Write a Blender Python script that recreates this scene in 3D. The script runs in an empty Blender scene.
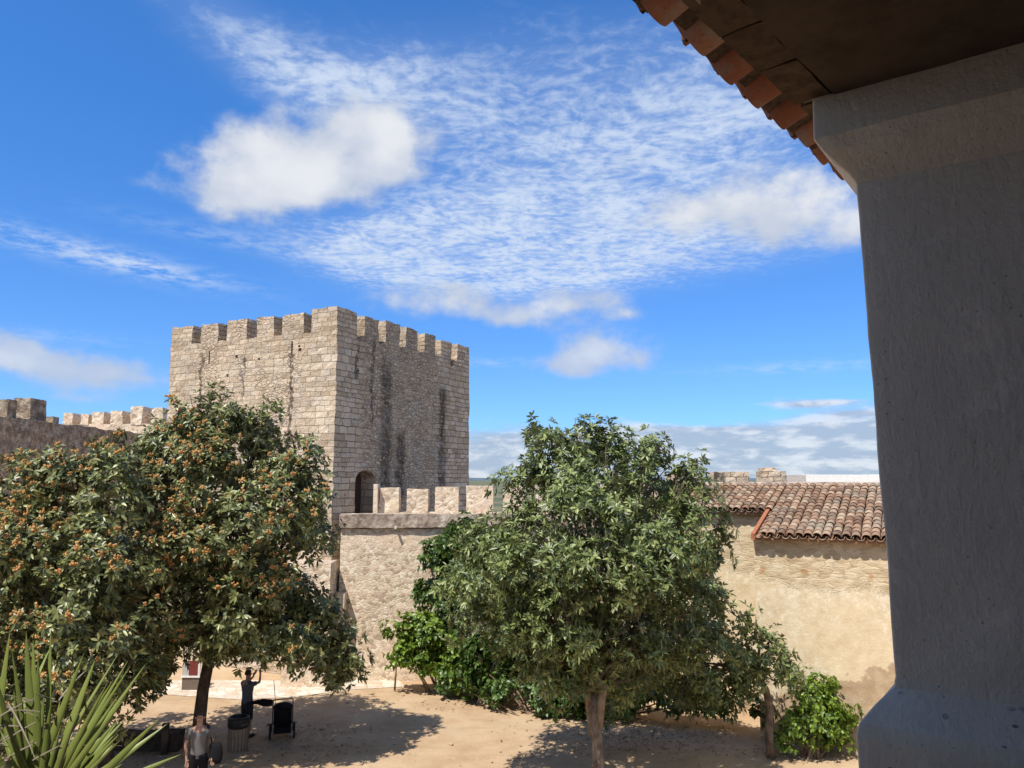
import bpy, bmesh, math, random
import numpy as np
from mathutils import Vector, Matrix, noise as mnoise

C = bpy.context.scene.collection
SC = bpy.context.scene
PI = math.pi
F, H = 780.0, 6.4
TH = math.atan(96 / 780)
ct, st = math.cos(TH), math.sin(TH)
CAM = Vector((0, 0, H))

# ------------------------------------------------------------------ measuring helpers
def ray(x, y):
    u = (x - 512) / F; v = (384 - y) / F
    return Vector((u, ct - v * st, st + v * ct))
def at(x, y, Y):
    d = ray(x, y); return CAM + d * (Y / d.y)
def gnd(x, y, z=0.0):
    d = ray(x, y); return CAM + d * ((z - H) / d.z)
def at_z(x, y, z):
    d = ray(x, y); return CAM + d * ((z - H) / d.z)

# ------------------------------------------------------------------ object helpers
def tag(o, label=None, cat=None, group=None, kind=None):
    if label: o['label'] = label
    if cat: o['category'] = cat
    if group: o['group'] = group
    if kind: o['kind'] = kind
    return o
def thing(name, label, cat, loc=(0, 0, 0), rz=0, group=None):
    o = bpy.data.objects.new(name, None); C.objects.link(o)
    o.location = loc; o.rotation_euler = (0, 0, rz); o.empty_display_size = .2
    return tag(o, label, cat, group)
def link_mesh(name, me, mat, parent=None):
    o = bpy.data.objects.new(name, me); C.objects.link(o)
    if mat is not None:
        me.materials.clear(); me.materials.append(mat)
    if parent is not None: o.parent = parent
    return o

class MB:
    def __init__(s): s.v = []; s.f = []
    def add(s, vs, fs):
        b = len(s.v); s.v += [tuple(v) for v in vs]; s.f += [tuple(i + b for i in f) for f in fs]
    def box(s, x0, x1, y0, y1, z0, z1, M=None):
        vs = [Vector((x, y, z)) for x in (x0, x1) for y in (y0, y1) for z in (z0, z1)]
        if M is not None: vs = [M @ v for v in vs]
        s.add(vs, [(0, 1, 3, 2), (4, 6, 7, 5), (0, 4, 5, 1), (2, 3, 7, 6), (0, 2, 6, 4), (1, 5, 7, 3)])
    def tube(s, pts, rad, n=8, cap=True):
        pts = [Vector(p) for p in pts]; b = len(s.v); prev = None
        for i, p in enumerate(pts):
            t = (pts[min(i + 1, len(pts) - 1)] - pts[max(i - 1, 0)]).normalized()
            if prev is None:
                a = t.orthogonal().normalized()
            else:
                a = (prev - t * prev.dot(t)).normalized()
            prev = a; c = t.cross(a); r = rad[i] if hasattr(rad, '__len__') else rad
            for k in range(n):
                q = 2 * PI * k / n
                s.v.append(tuple(p + a * (r * math.cos(q)) + c * (r * math.sin(q))))
        for i in range(len(pts) - 1):
            for k in range(n):
                k2 = (k + 1) % n
                s.f.append((b + i * n + k, b + i * n + k2, b + (i + 1) * n + k2, b + (i + 1) * n + k))
        if cap:
            s.f.append(tuple(b + k for k in range(n))[::-1])
            e = b + (len(pts) - 1) * n
            s.f.append(tuple(e + k for k in range(n)))
    def lathe(s, prof, n=20, M=None):
        b = len(s.v)
        for r, z in prof:
            for k in range(n):
                q = 2 * PI * k / n
                v = Vector((r * math.cos(q), r * math.sin(q), z))
                s.v.append(tuple(M @ v if M is not None else v))
        for i in range(len(prof) - 1):
            for k in range(n):
                k2 = (k + 1) % n
                s.f.append((b + i * n + k, b + i * n + k2, b + (i + 1) * n + k2, b + (i + 1) * n + k))
        s.f.append(tuple(b + k for k in range(n))[::-1])
        e = b + (len(prof) - 1) * n
        s.f.append(tuple(e + k for k in range(n)))
    def build(s, name, mat, parent=None, smooth=False):
        me = bpy.data.meshes.new(name); me.from_pydata(s.v, [], s.f); me.update()
        if smooth: me.polygons.foreach_set('use_smooth', [True] * len(me.polygons))
        return link_mesh(name, me, mat, parent)

def rough_box(x0, x1, y0, y1, z0, z1, step=.2, amp=.02, freq=1.3, seed=0, mb=None):
    """gridded box whose surface wanders like old masonry"""
    own = mb is None
    mb = mb or MB()
    def grid(fn, la, lb):
        na = max(1, round(la / step)); nb = max(1, round(lb / step))
        b = len(mb.v)
        for i in range(na + 1):
            for j in range(nb + 1):
                p = fn(i / na, j / nb)
                q = p * freq + Vector((seed * 7.3, seed * 3.1, seed * 1.7))
                d = mnoise.noise_vector(q) * amp + mnoise.noise_vector(q * 4.1) * amp * .6
                mb.v.append(tuple(p + d))
        for i in range(na):
            for j in range(nb):
                a = b + i * (nb + 1) + j
                mb.f.append((a, a + nb + 1, a + nb + 2, a + 1))
    dx, dy, dz = x1 - x0, y1 - y0, z1 - z0
    V = Vector
    grid(lambda a, b: V((x0 + a * dx, y0, z0 + b * dz)), dx, dz)
    grid(lambda a, b: V((x1 - a * dx, y1, z0 + b * dz)), dx, dz)
    grid(lambda a, b: V((x0, y1 - a * dy, z0 + b * dz)), dy, dz)
    grid(lambda a, b: V((x1, y0 + a * dy, z0 + b * dz)), dy, dz)
    grid(lambda a, b: V((x0 + a * dx, y0 + b * dy, z1)), dx, dy)
    grid(lambda a, b: V((x0 + a * dx, y1 - b * dy, z0)), dx, dy)
    return mb

def weld(o, d=.0008):
    bm = bmesh.new(); bm.from_mesh(o.data)
    bmesh.ops.remove_doubles(bm, verts=bm.verts, dist=d)
    bmesh.ops.recalc_face_normals(bm, faces=bm.faces)
    bm.to_mesh(o.data); bm.free()

def cut(o, cutters):
    """boolean difference, applied"""
    for c in cutters:
        m = o.modifiers.new('b', 'BOOLEAN'); m.operation = 'DIFFERENCE'; m.solver = 'EXACT'; m.object = c
    dg = bpy.context.evaluated_depsgraph_get(); dg.update()
    me = bpy.data.meshes.new_from_object(o.evaluated_get(dg))
    o.modifiers.clear(); old = o.data; o.data = me; bpy.data.meshes.remove(old)
    for c in cutters: bpy.data.objects.remove(c)

# ------------------------------------------------------------------ node helpers
class NT:
    def __init__(s, tree): s.t = tree; tree.nodes.clear()
    def n(s, typ, **kw):
        nd = s.t.nodes.new(typ)
        for k, v in kw.items(): setattr(nd, k, v)
        return nd
    def put(s, sock, val):
        if val is None: return
        if isinstance(val, bpy.types.NodeSocket): s.t.links.new(val, sock)
        else:
            if sock.type == 'RGBA' and not hasattr(val, '__len__'): val = (val, val, val, 1)
            if sock.type == 'RGBA' and len(val) == 3: val = tuple(val) + (1,)
            if sock.type == 'VECTOR' and not hasattr(val, '__len__'): val = (val, val, val)
            sock.default_value = val
    def m(s, op, a, b=None, c=None, clamp=False):
        nd = s.n('ShaderNodeMath', operation=op, use_clamp=clamp)
        s.put(nd.inputs[0], a); s.put(nd.inputs[1], b); s.put(nd.inputs[2], c)
        return nd.outputs[0]
    def vm(s, op, a, b=None):
        nd = s.n('ShaderNodeVectorMath', operation=op)
        s.put(nd.inputs[0], a); s.put(nd.inputs[1], b)
        return nd.outputs['Value'] if op in ('LENGTH', 'DOT_PRODUCT', 'DISTANCE') else nd.outputs[0]
    def mix(s, f, a, b, mode='MIX'):
        nd = s.n('ShaderNodeMix', data_type='RGBA', blend_type=mode, clamp_factor=True)
        s.put(nd.inputs['Factor'], f); s.put(nd.inputs[6], a); s.put(nd.inputs[7], b)
        return nd.outputs[2]
    def noise(s, vec, scale, detail=4, rough=.55, dist=0, col=False):
        nd = s.n('ShaderNodeTexNoise'); s.put(nd.inputs['Vector'], vec)
        s.put(nd.inputs['Scale'], scale); s.put(nd.inputs['Detail'], detail)
        s.put(nd.inputs['Roughness'], rough); s.put(nd.inputs['Distortion'], dist)
        return nd.outputs['Color' if col else 'Fac']
    def vor(s, vec, scale, feature='F1', rnd=1.0, out='Distance'):
        nd = s.n('ShaderNodeTexVoronoi', feature=feature); s.put(nd.inputs['Vector'], vec)
        s.put(nd.inputs['Scale'], scale); s.put(nd.inputs['Randomness'], rnd)
        return nd.outputs[out]
    def ss(s, x, a, b):
        nd = s.n('ShaderNodeMapRange', interpolation_type='SMOOTHSTEP')
        s.put(nd.inputs['Value'], x); s.put(nd.inputs['From Min'], a); s.put(nd.inputs['From Max'], b)
        return nd.outputs[0]
    def ramp(s, f, stops):
        nd = s.n('ShaderNodeValToRGB'); el = nd.color_ramp.elements
        while len(el) < len(stops): el.new(.5)
        for e, (p, c) in zip(el, stops):
            e.position = p; e.color = tuple(c) + (1,) if len(c) == 3 else c
        s.put(nd.inputs[0], f); return nd.outputs[0]
    def xyz(s, v):
        nd = s.n('ShaderNodeSeparateXYZ'); s.put(nd.inputs[0], v); return nd.outputs
    def comb(s, x, y, z=0.0):
        nd = s.n('ShaderNodeCombineXYZ')
        s.put(nd.inputs[0], x); s.put(nd.inputs[1], y); s.put(nd.inputs[2], z); return nd.outputs[0]
    def bump(s, h, strength=.5, dist=.02, normal=None):
        nd = s.n('ShaderNodeBump'); s.put(nd.inputs['Height'], h)
        nd.inputs['Strength'].default_value = strength; nd.inputs['Distance'].default_value = dist
        s.put(nd.inputs['Normal'], normal); return nd.outputs[0]
    def bsdf(s, col, rough=.85, normal=None, spec=.3, metal=0):
        nd = s.n('ShaderNodeBsdfPrincipled'); s.put(nd.inputs['Base Color'], col)
        s.put(nd.inputs['Roughness'], rough); s.put(nd.inputs['Normal'], normal)
        nd.inputs['Specular IOR Level'].default_value = spec; s.put(nd.inputs['Metallic'], metal)
        return nd.outputs[0]
    def out(s, sh):
        o = s.n('ShaderNodeOutputMaterial'); s.put(o.inputs['Surface'], sh)

def new_mat(name):
    m = bpy.data.materials.new(name); m.use_nodes = True
    return m, NT(m.node_tree)

def wall_uv(t):
    """coordinates running along each face of a box-like wall, in metres"""
    tc = t.n('ShaderNodeTexCoord')
    p = t.xyz(tc.outputs['Object']); nn = t.xyz(tc.outputs['Normal'])
    ax = t.m('GREATER_THAN', t.m('ABSOLUTE', nn[0]), .7)
    az = t.m('GREATER_THAN', t.m('ABSOLUTE', nn[2]), .7)
    u = t.m('ADD', t.m('MULTIPLY', p[1], ax), t.m('MULTIPLY', p[0], t.m('SUBTRACT', 1, ax)))
    v = t.m('ADD', t.m('MULTIPLY', p[1], az), t.m('MULTIPLY', p[2], t.m('SUBTRACT', 1, az)))
    return tc.outputs['Object'], p, u, v, ax, az

def ashlar(t, u, v, P, bw=.42, bh=.20, seed=0):
    """returns colour-value 0..1, joint mask 0..1 (1 = joint)"""
    w = t.noise(P, 3.0, 4, .65, col=True)
    wx = t.xyz(w)
    u2 = t.m('ADD', u, t.m('MULTIPLY', t.m('SUBTRACT', wx[0], .5), .20))
    v2 = t.m('ADD', v, t.m('MULTIPLY', t.m('SUBTRACT', wx[1], .5), .12))
    # row heights vary a little
    v2 = t.m('ADD', v2, t.m('MULTIPLY', t.m('SINE', t.m('MULTIPLY', v2, 2.7)), .10))
    uv = t.comb(u2, v2, seed)
    b = t.n('ShaderNodeTexBrick'); b.offset = .43; b.squash = 1.3; b.squash_frequency = 3
    t.put(b.inputs['Vector'], uv); t.put(b.inputs['Scale'], 1.0)
    b.inputs['Color1'].default_value = (0, 0, 0, 1); b.inputs['Color2'].default_value = (1, 1, 1, 1)
    b.inputs['Mortar'].default_value = (.5, .5, .5, 1)
    b.inputs['Mortar Size'].default_value = .014; b.inputs['Mortar Smooth'].default_value = .6
    b.inputs['Brick Width'].default_value = bw; b.inputs['Row Height'].default_value = bh
    val = t.xyz(b.outputs['Color'])[0]
    return val, b.outputs['Fac']

def rubble(t, P, scale=4.2, flat=1.45):
    q = t.vm('MULTIPLY', P, (1, 1, flat))
    q = t.vm('ADD', q, t.vm('SCALE', t.noise(P, 5, 3, .6, col=True), None))
    nd = q.node  # vm ADD
    sc = nd.inputs[1].links[0].from_node; sc.inputs['Scale'].default_value = .16
    val = t.xyz(t.vor(q, scale, out='Color'))[0]
    edge = t.vor(q, scale, 'DISTANCE_TO_EDGE')
    joint = t.m('SUBTRACT', 1, t.ss(edge, .02, .16))
    return val, joint

# ------------------------------------------------------------------ stone materials
ZTOP = 12.27
def stone_tower():
    m, t = new_mat('tower_stone')
    P, p, u, v, ax, az = wall_uv(t)
    a_val, a_j = ashlar(t, u, v, P)
    r_val, r_j = rubble(t, P, 5.0, 1.8); r_j = t.m('MULTIPLY', r_j, .75)
    big = t.noise(P, .55, 4, .6)
    mid = t.noise(P, 3.0, 5, .65)
    fine = t.noise(P, 22, 4, .7)
    grit = t.noise(P, 70, 2, .7)
    # ashlar at quoins and lower down, rubble infill elsewhere
    edge = t.m('MINIMUM', u, t.m('SUBTRACT', 8.0, u))
    quoin = t.ss(t.m('ADD', edge, t.m('MULTIPLY', t.m('SUBTRACT', mid, .5), 1.2)), 1.9, 1.2)
    patch = t.ss(big, .58, .50)
    isa = t.m('MAXIMUM', quoin, t.m('MULTIPLY', patch, t.m('ADD', .25, t.m('MULTIPLY', ax, .65))))
    val = t.m('ADD', t.m('MULTIPLY', a_val, isa), t.m('MULTIPLY', r_val, t.m('SUBTRACT', 1, isa)))
    jnt = t.m('ADD', t.m('MULTIPLY', a_j, isa), t.m('MULTIPLY', r_j, t.m('SUBTRACT', 1, isa)))
    k = t.m('ADD', t.m('MULTIPLY', val, .5), t.m('MULTIPLY', mid, .5))
    col = t.ramp(k, [(.15, (.36, .265, .175)), (.4, (.54, .42, .295)), (.62, (.68, .55, .405)), (.88, (.79, .67, .52))])
    # warmer / greyer stones
    col = t.mix(t.m('MULTIPLY', t.ss(t.noise(P, 1.7, 5, .6), .45, .7), .5), col, (.52, .47, .41), 'MIX')
    col = t.mix(t.m('MULTIPLY', t.ss(fine, .5, .75), .4), col, (.30, .235, .17))
    # joints: pale mortar on one face, open eroded joints on the weathered face
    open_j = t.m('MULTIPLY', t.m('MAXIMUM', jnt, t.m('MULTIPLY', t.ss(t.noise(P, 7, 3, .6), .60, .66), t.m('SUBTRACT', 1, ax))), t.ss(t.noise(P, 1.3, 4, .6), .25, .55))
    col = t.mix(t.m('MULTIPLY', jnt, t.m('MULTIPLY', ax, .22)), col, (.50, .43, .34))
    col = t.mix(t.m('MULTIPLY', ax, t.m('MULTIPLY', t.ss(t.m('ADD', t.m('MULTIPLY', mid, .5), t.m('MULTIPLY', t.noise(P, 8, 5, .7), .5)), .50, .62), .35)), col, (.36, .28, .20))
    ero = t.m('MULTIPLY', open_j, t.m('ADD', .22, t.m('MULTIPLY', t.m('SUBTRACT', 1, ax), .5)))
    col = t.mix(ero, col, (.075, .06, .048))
    # black weathering on the shady face, lichen streaks
    nz = t.noise(t.vm('MULTIPLY', P, (1.6, 1.6, 1.0)), 1.9, 6, .72)
    def streak(cu, w, z0, z1, face_x):
        d = t.m('ABSOLUTE', t.m('SUBTRACT', t.m('ADD', u, t.m('MULTIPLY', t.m('SUBTRACT', nz, .5), 1.0)), cu))
        s1 = t.ss(d, w, w * .25)
        s2 = t.m('MULTIPLY', t.ss(v, z0, z0 + .5), t.ss(v, z1, z1 - .35))
        f = ax if face_x else t.m('SUBTRACT', 1, ax)
        return t.m('MULTIPLY', t.m('MULTIPLY', s1, s2), f)
    st_ = None
    for a in ((2.95, .52, 5.4, 11.0, False), (6.9, .42, 5.4, 10.4, False), (3.9, .42, 5.4, 8.4, False), (1.1, .14, 9.6, 11.3, False),
              (2.05, .12, 8.2, 11.6, False), (1.95, .13, 5.5, 11.0, True), (6.3, .12, 8.6, 11.2, True), (4.2, .1, 9, 11.1, True)):
        s_ = streak(*a); st_ = s_ if st_ is None else t.m('MAXIMUM', st_, s_)
    col = t.mix(t.m('MULTIPLY', st_, t.m('MULTIPLY', .95, t.ss(t.noise(P, 6.5, 5, .7), .30, .52))), col, (.07, .055, .045))
    topd = t.m('MULTIPLY', t.ss(v, ZTOP - 3.4, ZTOP - .2), t.ss(t.m('ADD', t.m('MULTIPLY', big, .5), t.m('MULTIPLY', t.noise(P, 4.5, 6, .75), .5)), .42, .60))
    col = t.mix(t.m('MULTIPLY', topd, .42), col, (.27, .215, .16))
    grey = t.ss(t.noise(P, .8, 6, .7), .50, .66)
    col = t.mix(t.m('MULTIPLY', grey, .35), col, (.56, .50, .42))
    # the face that never sees the sun is browner and dirtier
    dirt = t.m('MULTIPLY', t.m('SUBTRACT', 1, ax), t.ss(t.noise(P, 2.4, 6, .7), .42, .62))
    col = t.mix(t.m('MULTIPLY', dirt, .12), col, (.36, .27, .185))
    col = t.mix(t.m('MULTIPLY', t.m('SUBTRACT', 1, ax), .35), col, (.62, .48, .35), 'MULTIPLY') if False else col
    col = t.mix(t.m('MULTIPLY', t.m('SUBTRACT', 1, isa), t.m('MULTIPLY', r_val, .3)), col, (.66, .53, .39))
    pit = t.m('MULTIPLY', t.ss(t.noise(P, 5.5, 4, .75), .62, .68), t.ss(big, .40, .55))
    col = t.mix(t.m('MULTIPLY', pit, .75), col, (.16, .115, .08))
    h = t.m('ADD', t.m('MULTIPLY', t.m('SUBTRACT', 1, jnt), 1.0), t.m('ADD', t.m('MULTIPLY', mid, .7), t.m('ADD', t.m('MULTIPLY', fine, .5), t.m('MULTIPLY', grit, .18))))
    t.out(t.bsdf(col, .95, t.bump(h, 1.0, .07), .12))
    return m

def stone_curtain(name='curtain_stone', dark=0.0, plaster=.7, sc=8.0):
    m, t = new_mat(name)
    P, p, u, v, ax, az = wall_uv(t)
    r_val, r_j = rubble(t, P, sc, 1.25)
    big = t.noise(P, .5, 5, .62); mid = t.noise(P, 2.6, 5, .65); fine = t.noise(P, 20, 4, .7); grit = t.noise(P, 75, 2, .7)
    k = t.m('ADD', t.m('MULTIPLY', r_val, .35), t.m('ADD', t.m('MULTIPLY', mid, .35), t.m('MULTIPLY', t.noise(P, 7, 5, .7), .3)))
    col = t.ramp(k, [(.22, (.47, .35, .245)), (.42, (.65, .51, .37)), (.62, (.75, .62, .465)), (.88, (.80, .71, .58))])
    col = t.mix(t.m('MULTIPLY', t.m('MULTIPLY', r_j, .45), t.ss(t.noise(P, 4, 4, .7), .42, .6)), col, (.66, .55, .43))
    col = t.mix(t.m('MULTIPLY', t.m('MULTIPLY', r_j, t.ss(mid, .5, .68)), .45), col, (.26, .19, .13))
    col = t.mix(t.m('MULTIPLY', t.ss(r_val, .74, .84), .6), col, (.80, .71, .57))
    col = t.mix(t.m('MULTIPLY', t.ss(r_val, .24, .14), .65), col, (.40, .31, .225))
    bl = t.ss(t.m('ADD', t.m('MULTIPLY', t.noise(P, 9, 5, .72), .7), t.m('MULTIPLY', big, .3)), .53, .63)
    col = t.mix(t.m('MULTIPLY', bl, .55), col, (.33, .24, .16))
    # lime plaster left in patches
    pl = t.ss(t.m('ADD', t.m('MULTIPLY', big, .75), t.m('MULTIPLY', fine, .25)), .53, .58)
    pl = t.m('MULTIPLY', pl, plaster)
    pcol = t.mix(t.ss(mid, .35, .7), (.69, .51, .37), (.78, .65, .51))
    col = t.mix(pl, col, pcol)
    col = t.mix(t.m('MULTIPLY', t.ss(t.noise(P, 1.1, 6, .7), .60, .76), .5), col, (.52, .29, .16))
    col = t.mix(t.m('MULTIPLY', t.ss(t.noise(P, .9, 5, .7), .58, .74), .4), col, (.34, .27, .20))
    # grey lichen on tops
    col = t.mix(t.m('MULTIPLY', az, .55), col, (.24, .20, .17))
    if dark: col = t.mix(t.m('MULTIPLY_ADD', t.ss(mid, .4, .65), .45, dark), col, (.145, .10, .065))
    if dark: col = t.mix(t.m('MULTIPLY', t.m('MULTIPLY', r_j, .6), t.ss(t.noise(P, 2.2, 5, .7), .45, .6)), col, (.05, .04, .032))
    h = t.m('ADD', t.m('MULTIPLY', t.m('MULTIPLY', t.m('SUBTRACT', 1, r_j), .16), t.m('SUBTRACT', 1, pl)), t.m('ADD', t.m('MULTIPLY', mid, .5), t.m('ADD', t.m('MULTIPLY', fine, .55), t.m('MULTIPLY', grit, .2))))
    t.out(t.bsdf(col, .95, t.bump(h, .8, .04), .15))
    return m

def stone_coping():
    m, t = new_mat('coping_stone')
    P, p, u, v, ax, az = wall_uv(t)
    mid = t.noise(P, 3.5, 6, .7); fine = t.noise(P, 24, 4, .7); big = t.noise(P, .8, 4)
    col = t.ramp(mid, [(.36, (.13, .10, .08)), (.46, (.30, .235, .185)), (.56, (.45, .365, .29)), (.66, (.62, .54, .46))])
    col = t.mix(t.m('MULTIPLY', t.ss(fine, .5, .7), .5), col, (.13, .10, .08))
    col = t.mix(t.m('MULTIPLY', t.ss(big, .5, .65), .4), col, (.30, .24, .20))
    t.out(t.bsdf(col, .95, t.bump(t.m('ADD', mid, fine), .8, .03), .15))
    return m

def render_plaster():
    """outbuilding wall: rubble under the eaves, worn ochre plaster below"""
    m, t = new_mat('ochre_plaster')
    P, p, u, v, ax, az = wall_uv(t)
    r_val, r_j = rubble(t, P, 4.2, 2.6)
    big = t.noise(P, .7, 5, .6); mid = t.noise(P, 3, 6, .68); fine = t.noise(P, 25, 4, .7); grit = t.noise(P, 90, 2, .7)
    k = t.m('ADD', t.m('MULTIPLY', r_val, .4), t.m('MULTIPLY', mid, .6))
    st_ = t.ramp(k, [(.2, (.40, .295, .175)), (.45, (.53, .415, .265)), (.65, (.62, .51, .345)), (.9, (.68, .59, .44))])
    bed = t.noise(t.vm('MULTIPLY', P, (1, 1, 3.2)), 3.4, 6, .72)
    st_ = t.mix(t.m('MULTIPLY', t.ss(bed, .56, .68), .55), st_, (.27, .19, .115))
    st_ = t.mix(t.m('MULTIPLY', t.ss(bed, .44, .32), .5), st_, (.72, .62, .46))
    st_ = t.mix(t.m('MULTIPLY', t.m('MULTIPLY', r_j, t.ss(t.noise(P, 3.6, 5, .7), .50, .62)), .5), st_, (.30, .21, .13))
    st_ = t.mix(t.m('MULTIPLY', t.ss(t.noise(P, 2.1, 4), .62, .72), .7), st_, (.40, .20, .09))
    plc = t.mix(t.ss(mid, .3, .7), (.57, .45, .285), (.67, .555, .38))
    plc = t.mix(t.m('MULTIPLY', t.ss(t.m('ADD', t.m('MULTIPLY', t.noise(P, 7, 5, .75), .6), t.m('MULTIPLY', big, .4)), .5, .6), .75), plc, (.72, .65, .50))
    zz = t.m('ADD', v, t.m('MULTIPLY', t.m('SUBTRACT', big, .5), 1.3))
    zz = t.m('ADD', zz, t.m('MULTIPLY', t.m('SUBTRACT', fine, .5), .5))
    is_pl = t.ss(zz, 4.02, 3.80)
    col = t.mix(is_pl, st_, plc)
    # brown patch where the plaster has fallen low on the wall
    low = t.ss(t.m('ADD', t.m('ADD', v, t.m('MULTIPLY', t.m('SUBTRACT', u, 2.1), -.42)), t.m('MULTIPLY', t.m('SUBTRACT', t.noise(P, 1.6, 5, .6), .5), 1.7)), 1.80, 1.68)
    brown = t.mix(t.ss(mid, .35, .7), (.34, .235, .145), (.45, .335, .22))
    col = t.mix(t.m('MULTIPLY', low, .9), col, brown)
    h = t.m('ADD', t.m('MULTIPLY', t.m('SUBTRACT', 1, is_pl), t.m('ADD', t.m('MULTIPLY', t.m('SUBTRACT', 1, r_j), .12), t.m('MULTIPLY', bed, -1.1))), t.m('ADD', t.m('MULTIPLY', is_pl, .5), t.m('ADD', t.m('MULTIPLY', mid, .5), t.m('ADD', t.m('MULTIPLY', fine, .35), t.m('MULTIPLY', grit, .15)))))
    t.out(t.bsdf(col, .95, t.bump(h, .7, .035), .15))
    return m

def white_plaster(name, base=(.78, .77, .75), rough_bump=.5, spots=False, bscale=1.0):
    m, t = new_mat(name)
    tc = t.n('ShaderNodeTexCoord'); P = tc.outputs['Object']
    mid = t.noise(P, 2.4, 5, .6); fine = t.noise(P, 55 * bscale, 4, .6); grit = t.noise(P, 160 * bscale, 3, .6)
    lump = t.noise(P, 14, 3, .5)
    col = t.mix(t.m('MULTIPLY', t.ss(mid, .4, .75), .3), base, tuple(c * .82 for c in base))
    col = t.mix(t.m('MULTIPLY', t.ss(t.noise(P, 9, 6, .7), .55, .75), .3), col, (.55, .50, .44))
    # trowel marks, hairline cracks, rain stains
    trow = t.noise(t.vm('MULTIPLY', P, (1, 1, .28)), 60 * bscale, 3, .6)
    ce = t.vor(t.vm('ADD', P, t.vm('MULTIPLY', t.noise(P, 6, 4, .6, col=True), (.12, .12, .12))), 2.1, 'DISTANCE_TO_EDGE')
    crack = t.m('MULTIPLY', t.ss(ce, .009, .003), t.ss(t.noise(P, 1.7, 3), .50, .60))
    stain = t.ss(t.noise(t.vm('MULTIPLY', P, (1, 1, .16)), 9, 5, .65), .54, .72)
    col = t.mix(t.m('MULTIPLY', stain, .4), col, tuple(c * .55 for c in base))
    patch = t.ss(t.noise(P, 3.1, 5, .7), .57, .60)
    col = t.mix(t.m('MULTIPLY', patch, .28), col, tuple(min(.85, c * 1.28) for c in base))
    pits = t.ss(t.vor(P, 34), .12, .06)
    col = t.mix(t.m('MULTIPLY', pits, t.m('MULTIPLY', t.ss(t.noise(P, 4, 3), .5, .62), .6)), col, (.15, .13, .11))
    if spots:
        z = t.xyz(P)[2]
        band = t.m('MULTIPLY', t.ss(z, H - .80, H - .70), t.ss(z, H - .47, H - .58))
        q = t.vm('MULTIPLY', P, (1.0, 1.0, 2.2))
        sp = t.ss(t.m('ADD', t.vor(q, 22), t.m('MULTIPLY', t.noise(P, 40, 3), .3)), .37, .30)
        sp = t.m('MULTIPLY', sp, t.ss(t.noise(P, 7, 2), .52, .60))
        col = t.mix(t.m('MULTIPLY', sp, band), col, (.05, .045, .04))
        yel = t.m('MULTIPLY', band, t.ss(t.noise(P, 6, 3), .66, .74))
        col = t.mix(t.m('MULTIPLY', yel, .5), col, (.33, .27, .16))
        col = t.mix(t.m('MULTIPLY', t.ss(t.vor(P, 5.5), .05, .035), .6), col, (.2, .18, .16))
    h = t.m('ADD', t.m('MULTIPLY', fine, 1.0), t.m('ADD', t.m('MULTIPLY', grit, .5), t.m('ADD', t.m('MULTIPLY', trow, .9), t.m('ADD', t.m('MULTIPLY', crack, 0.0), t.m('ADD', t.m('MULTIPLY', pits, -1.2), t.m('MULTIPLY', lump, 1.5))))))
    t.out(t.bsdf(col, .85, t.bump(h, rough_bump, .008), .2))
    return m

def terracotta(name, stops, lichen=.5, spec=.2):
    m, t = new_mat(name)
    tc = t.n('ShaderNodeTexCoord'); P = tc.outputs['Object']
    g = t.n('ShaderNodeNewGeometry')
    r = g.outputs['Random Per Island']
    mid = t.noise(P, 9, 5, .7); fine = t.noise(P, 45, 4, .7)
    col = t.ramp(t.m('ADD', t.m('MULTIPLY', r, .7), t.m('MULTIPLY', mid, .3)), stops)
    li = t.m('MULTIPLY', t.ss(t.m('ADD', t.m('MULTIPLY', mid, .6), t.m('MULTIPLY', t.noise(P, 1.6, 4), .4)), .47, .60), lichen)
    col = t.mix(li, col, (.27, .245, .19))
    col = t.mix(t.m('MULTIPLY', t.ss(fine, .56, .72), lichen), col, (.11, .09, .07))
    t.out(t.bsdf(col, .9, t.bump(t.m('ADD', mid, fine), .4, .01), spec))
    return m

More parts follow.
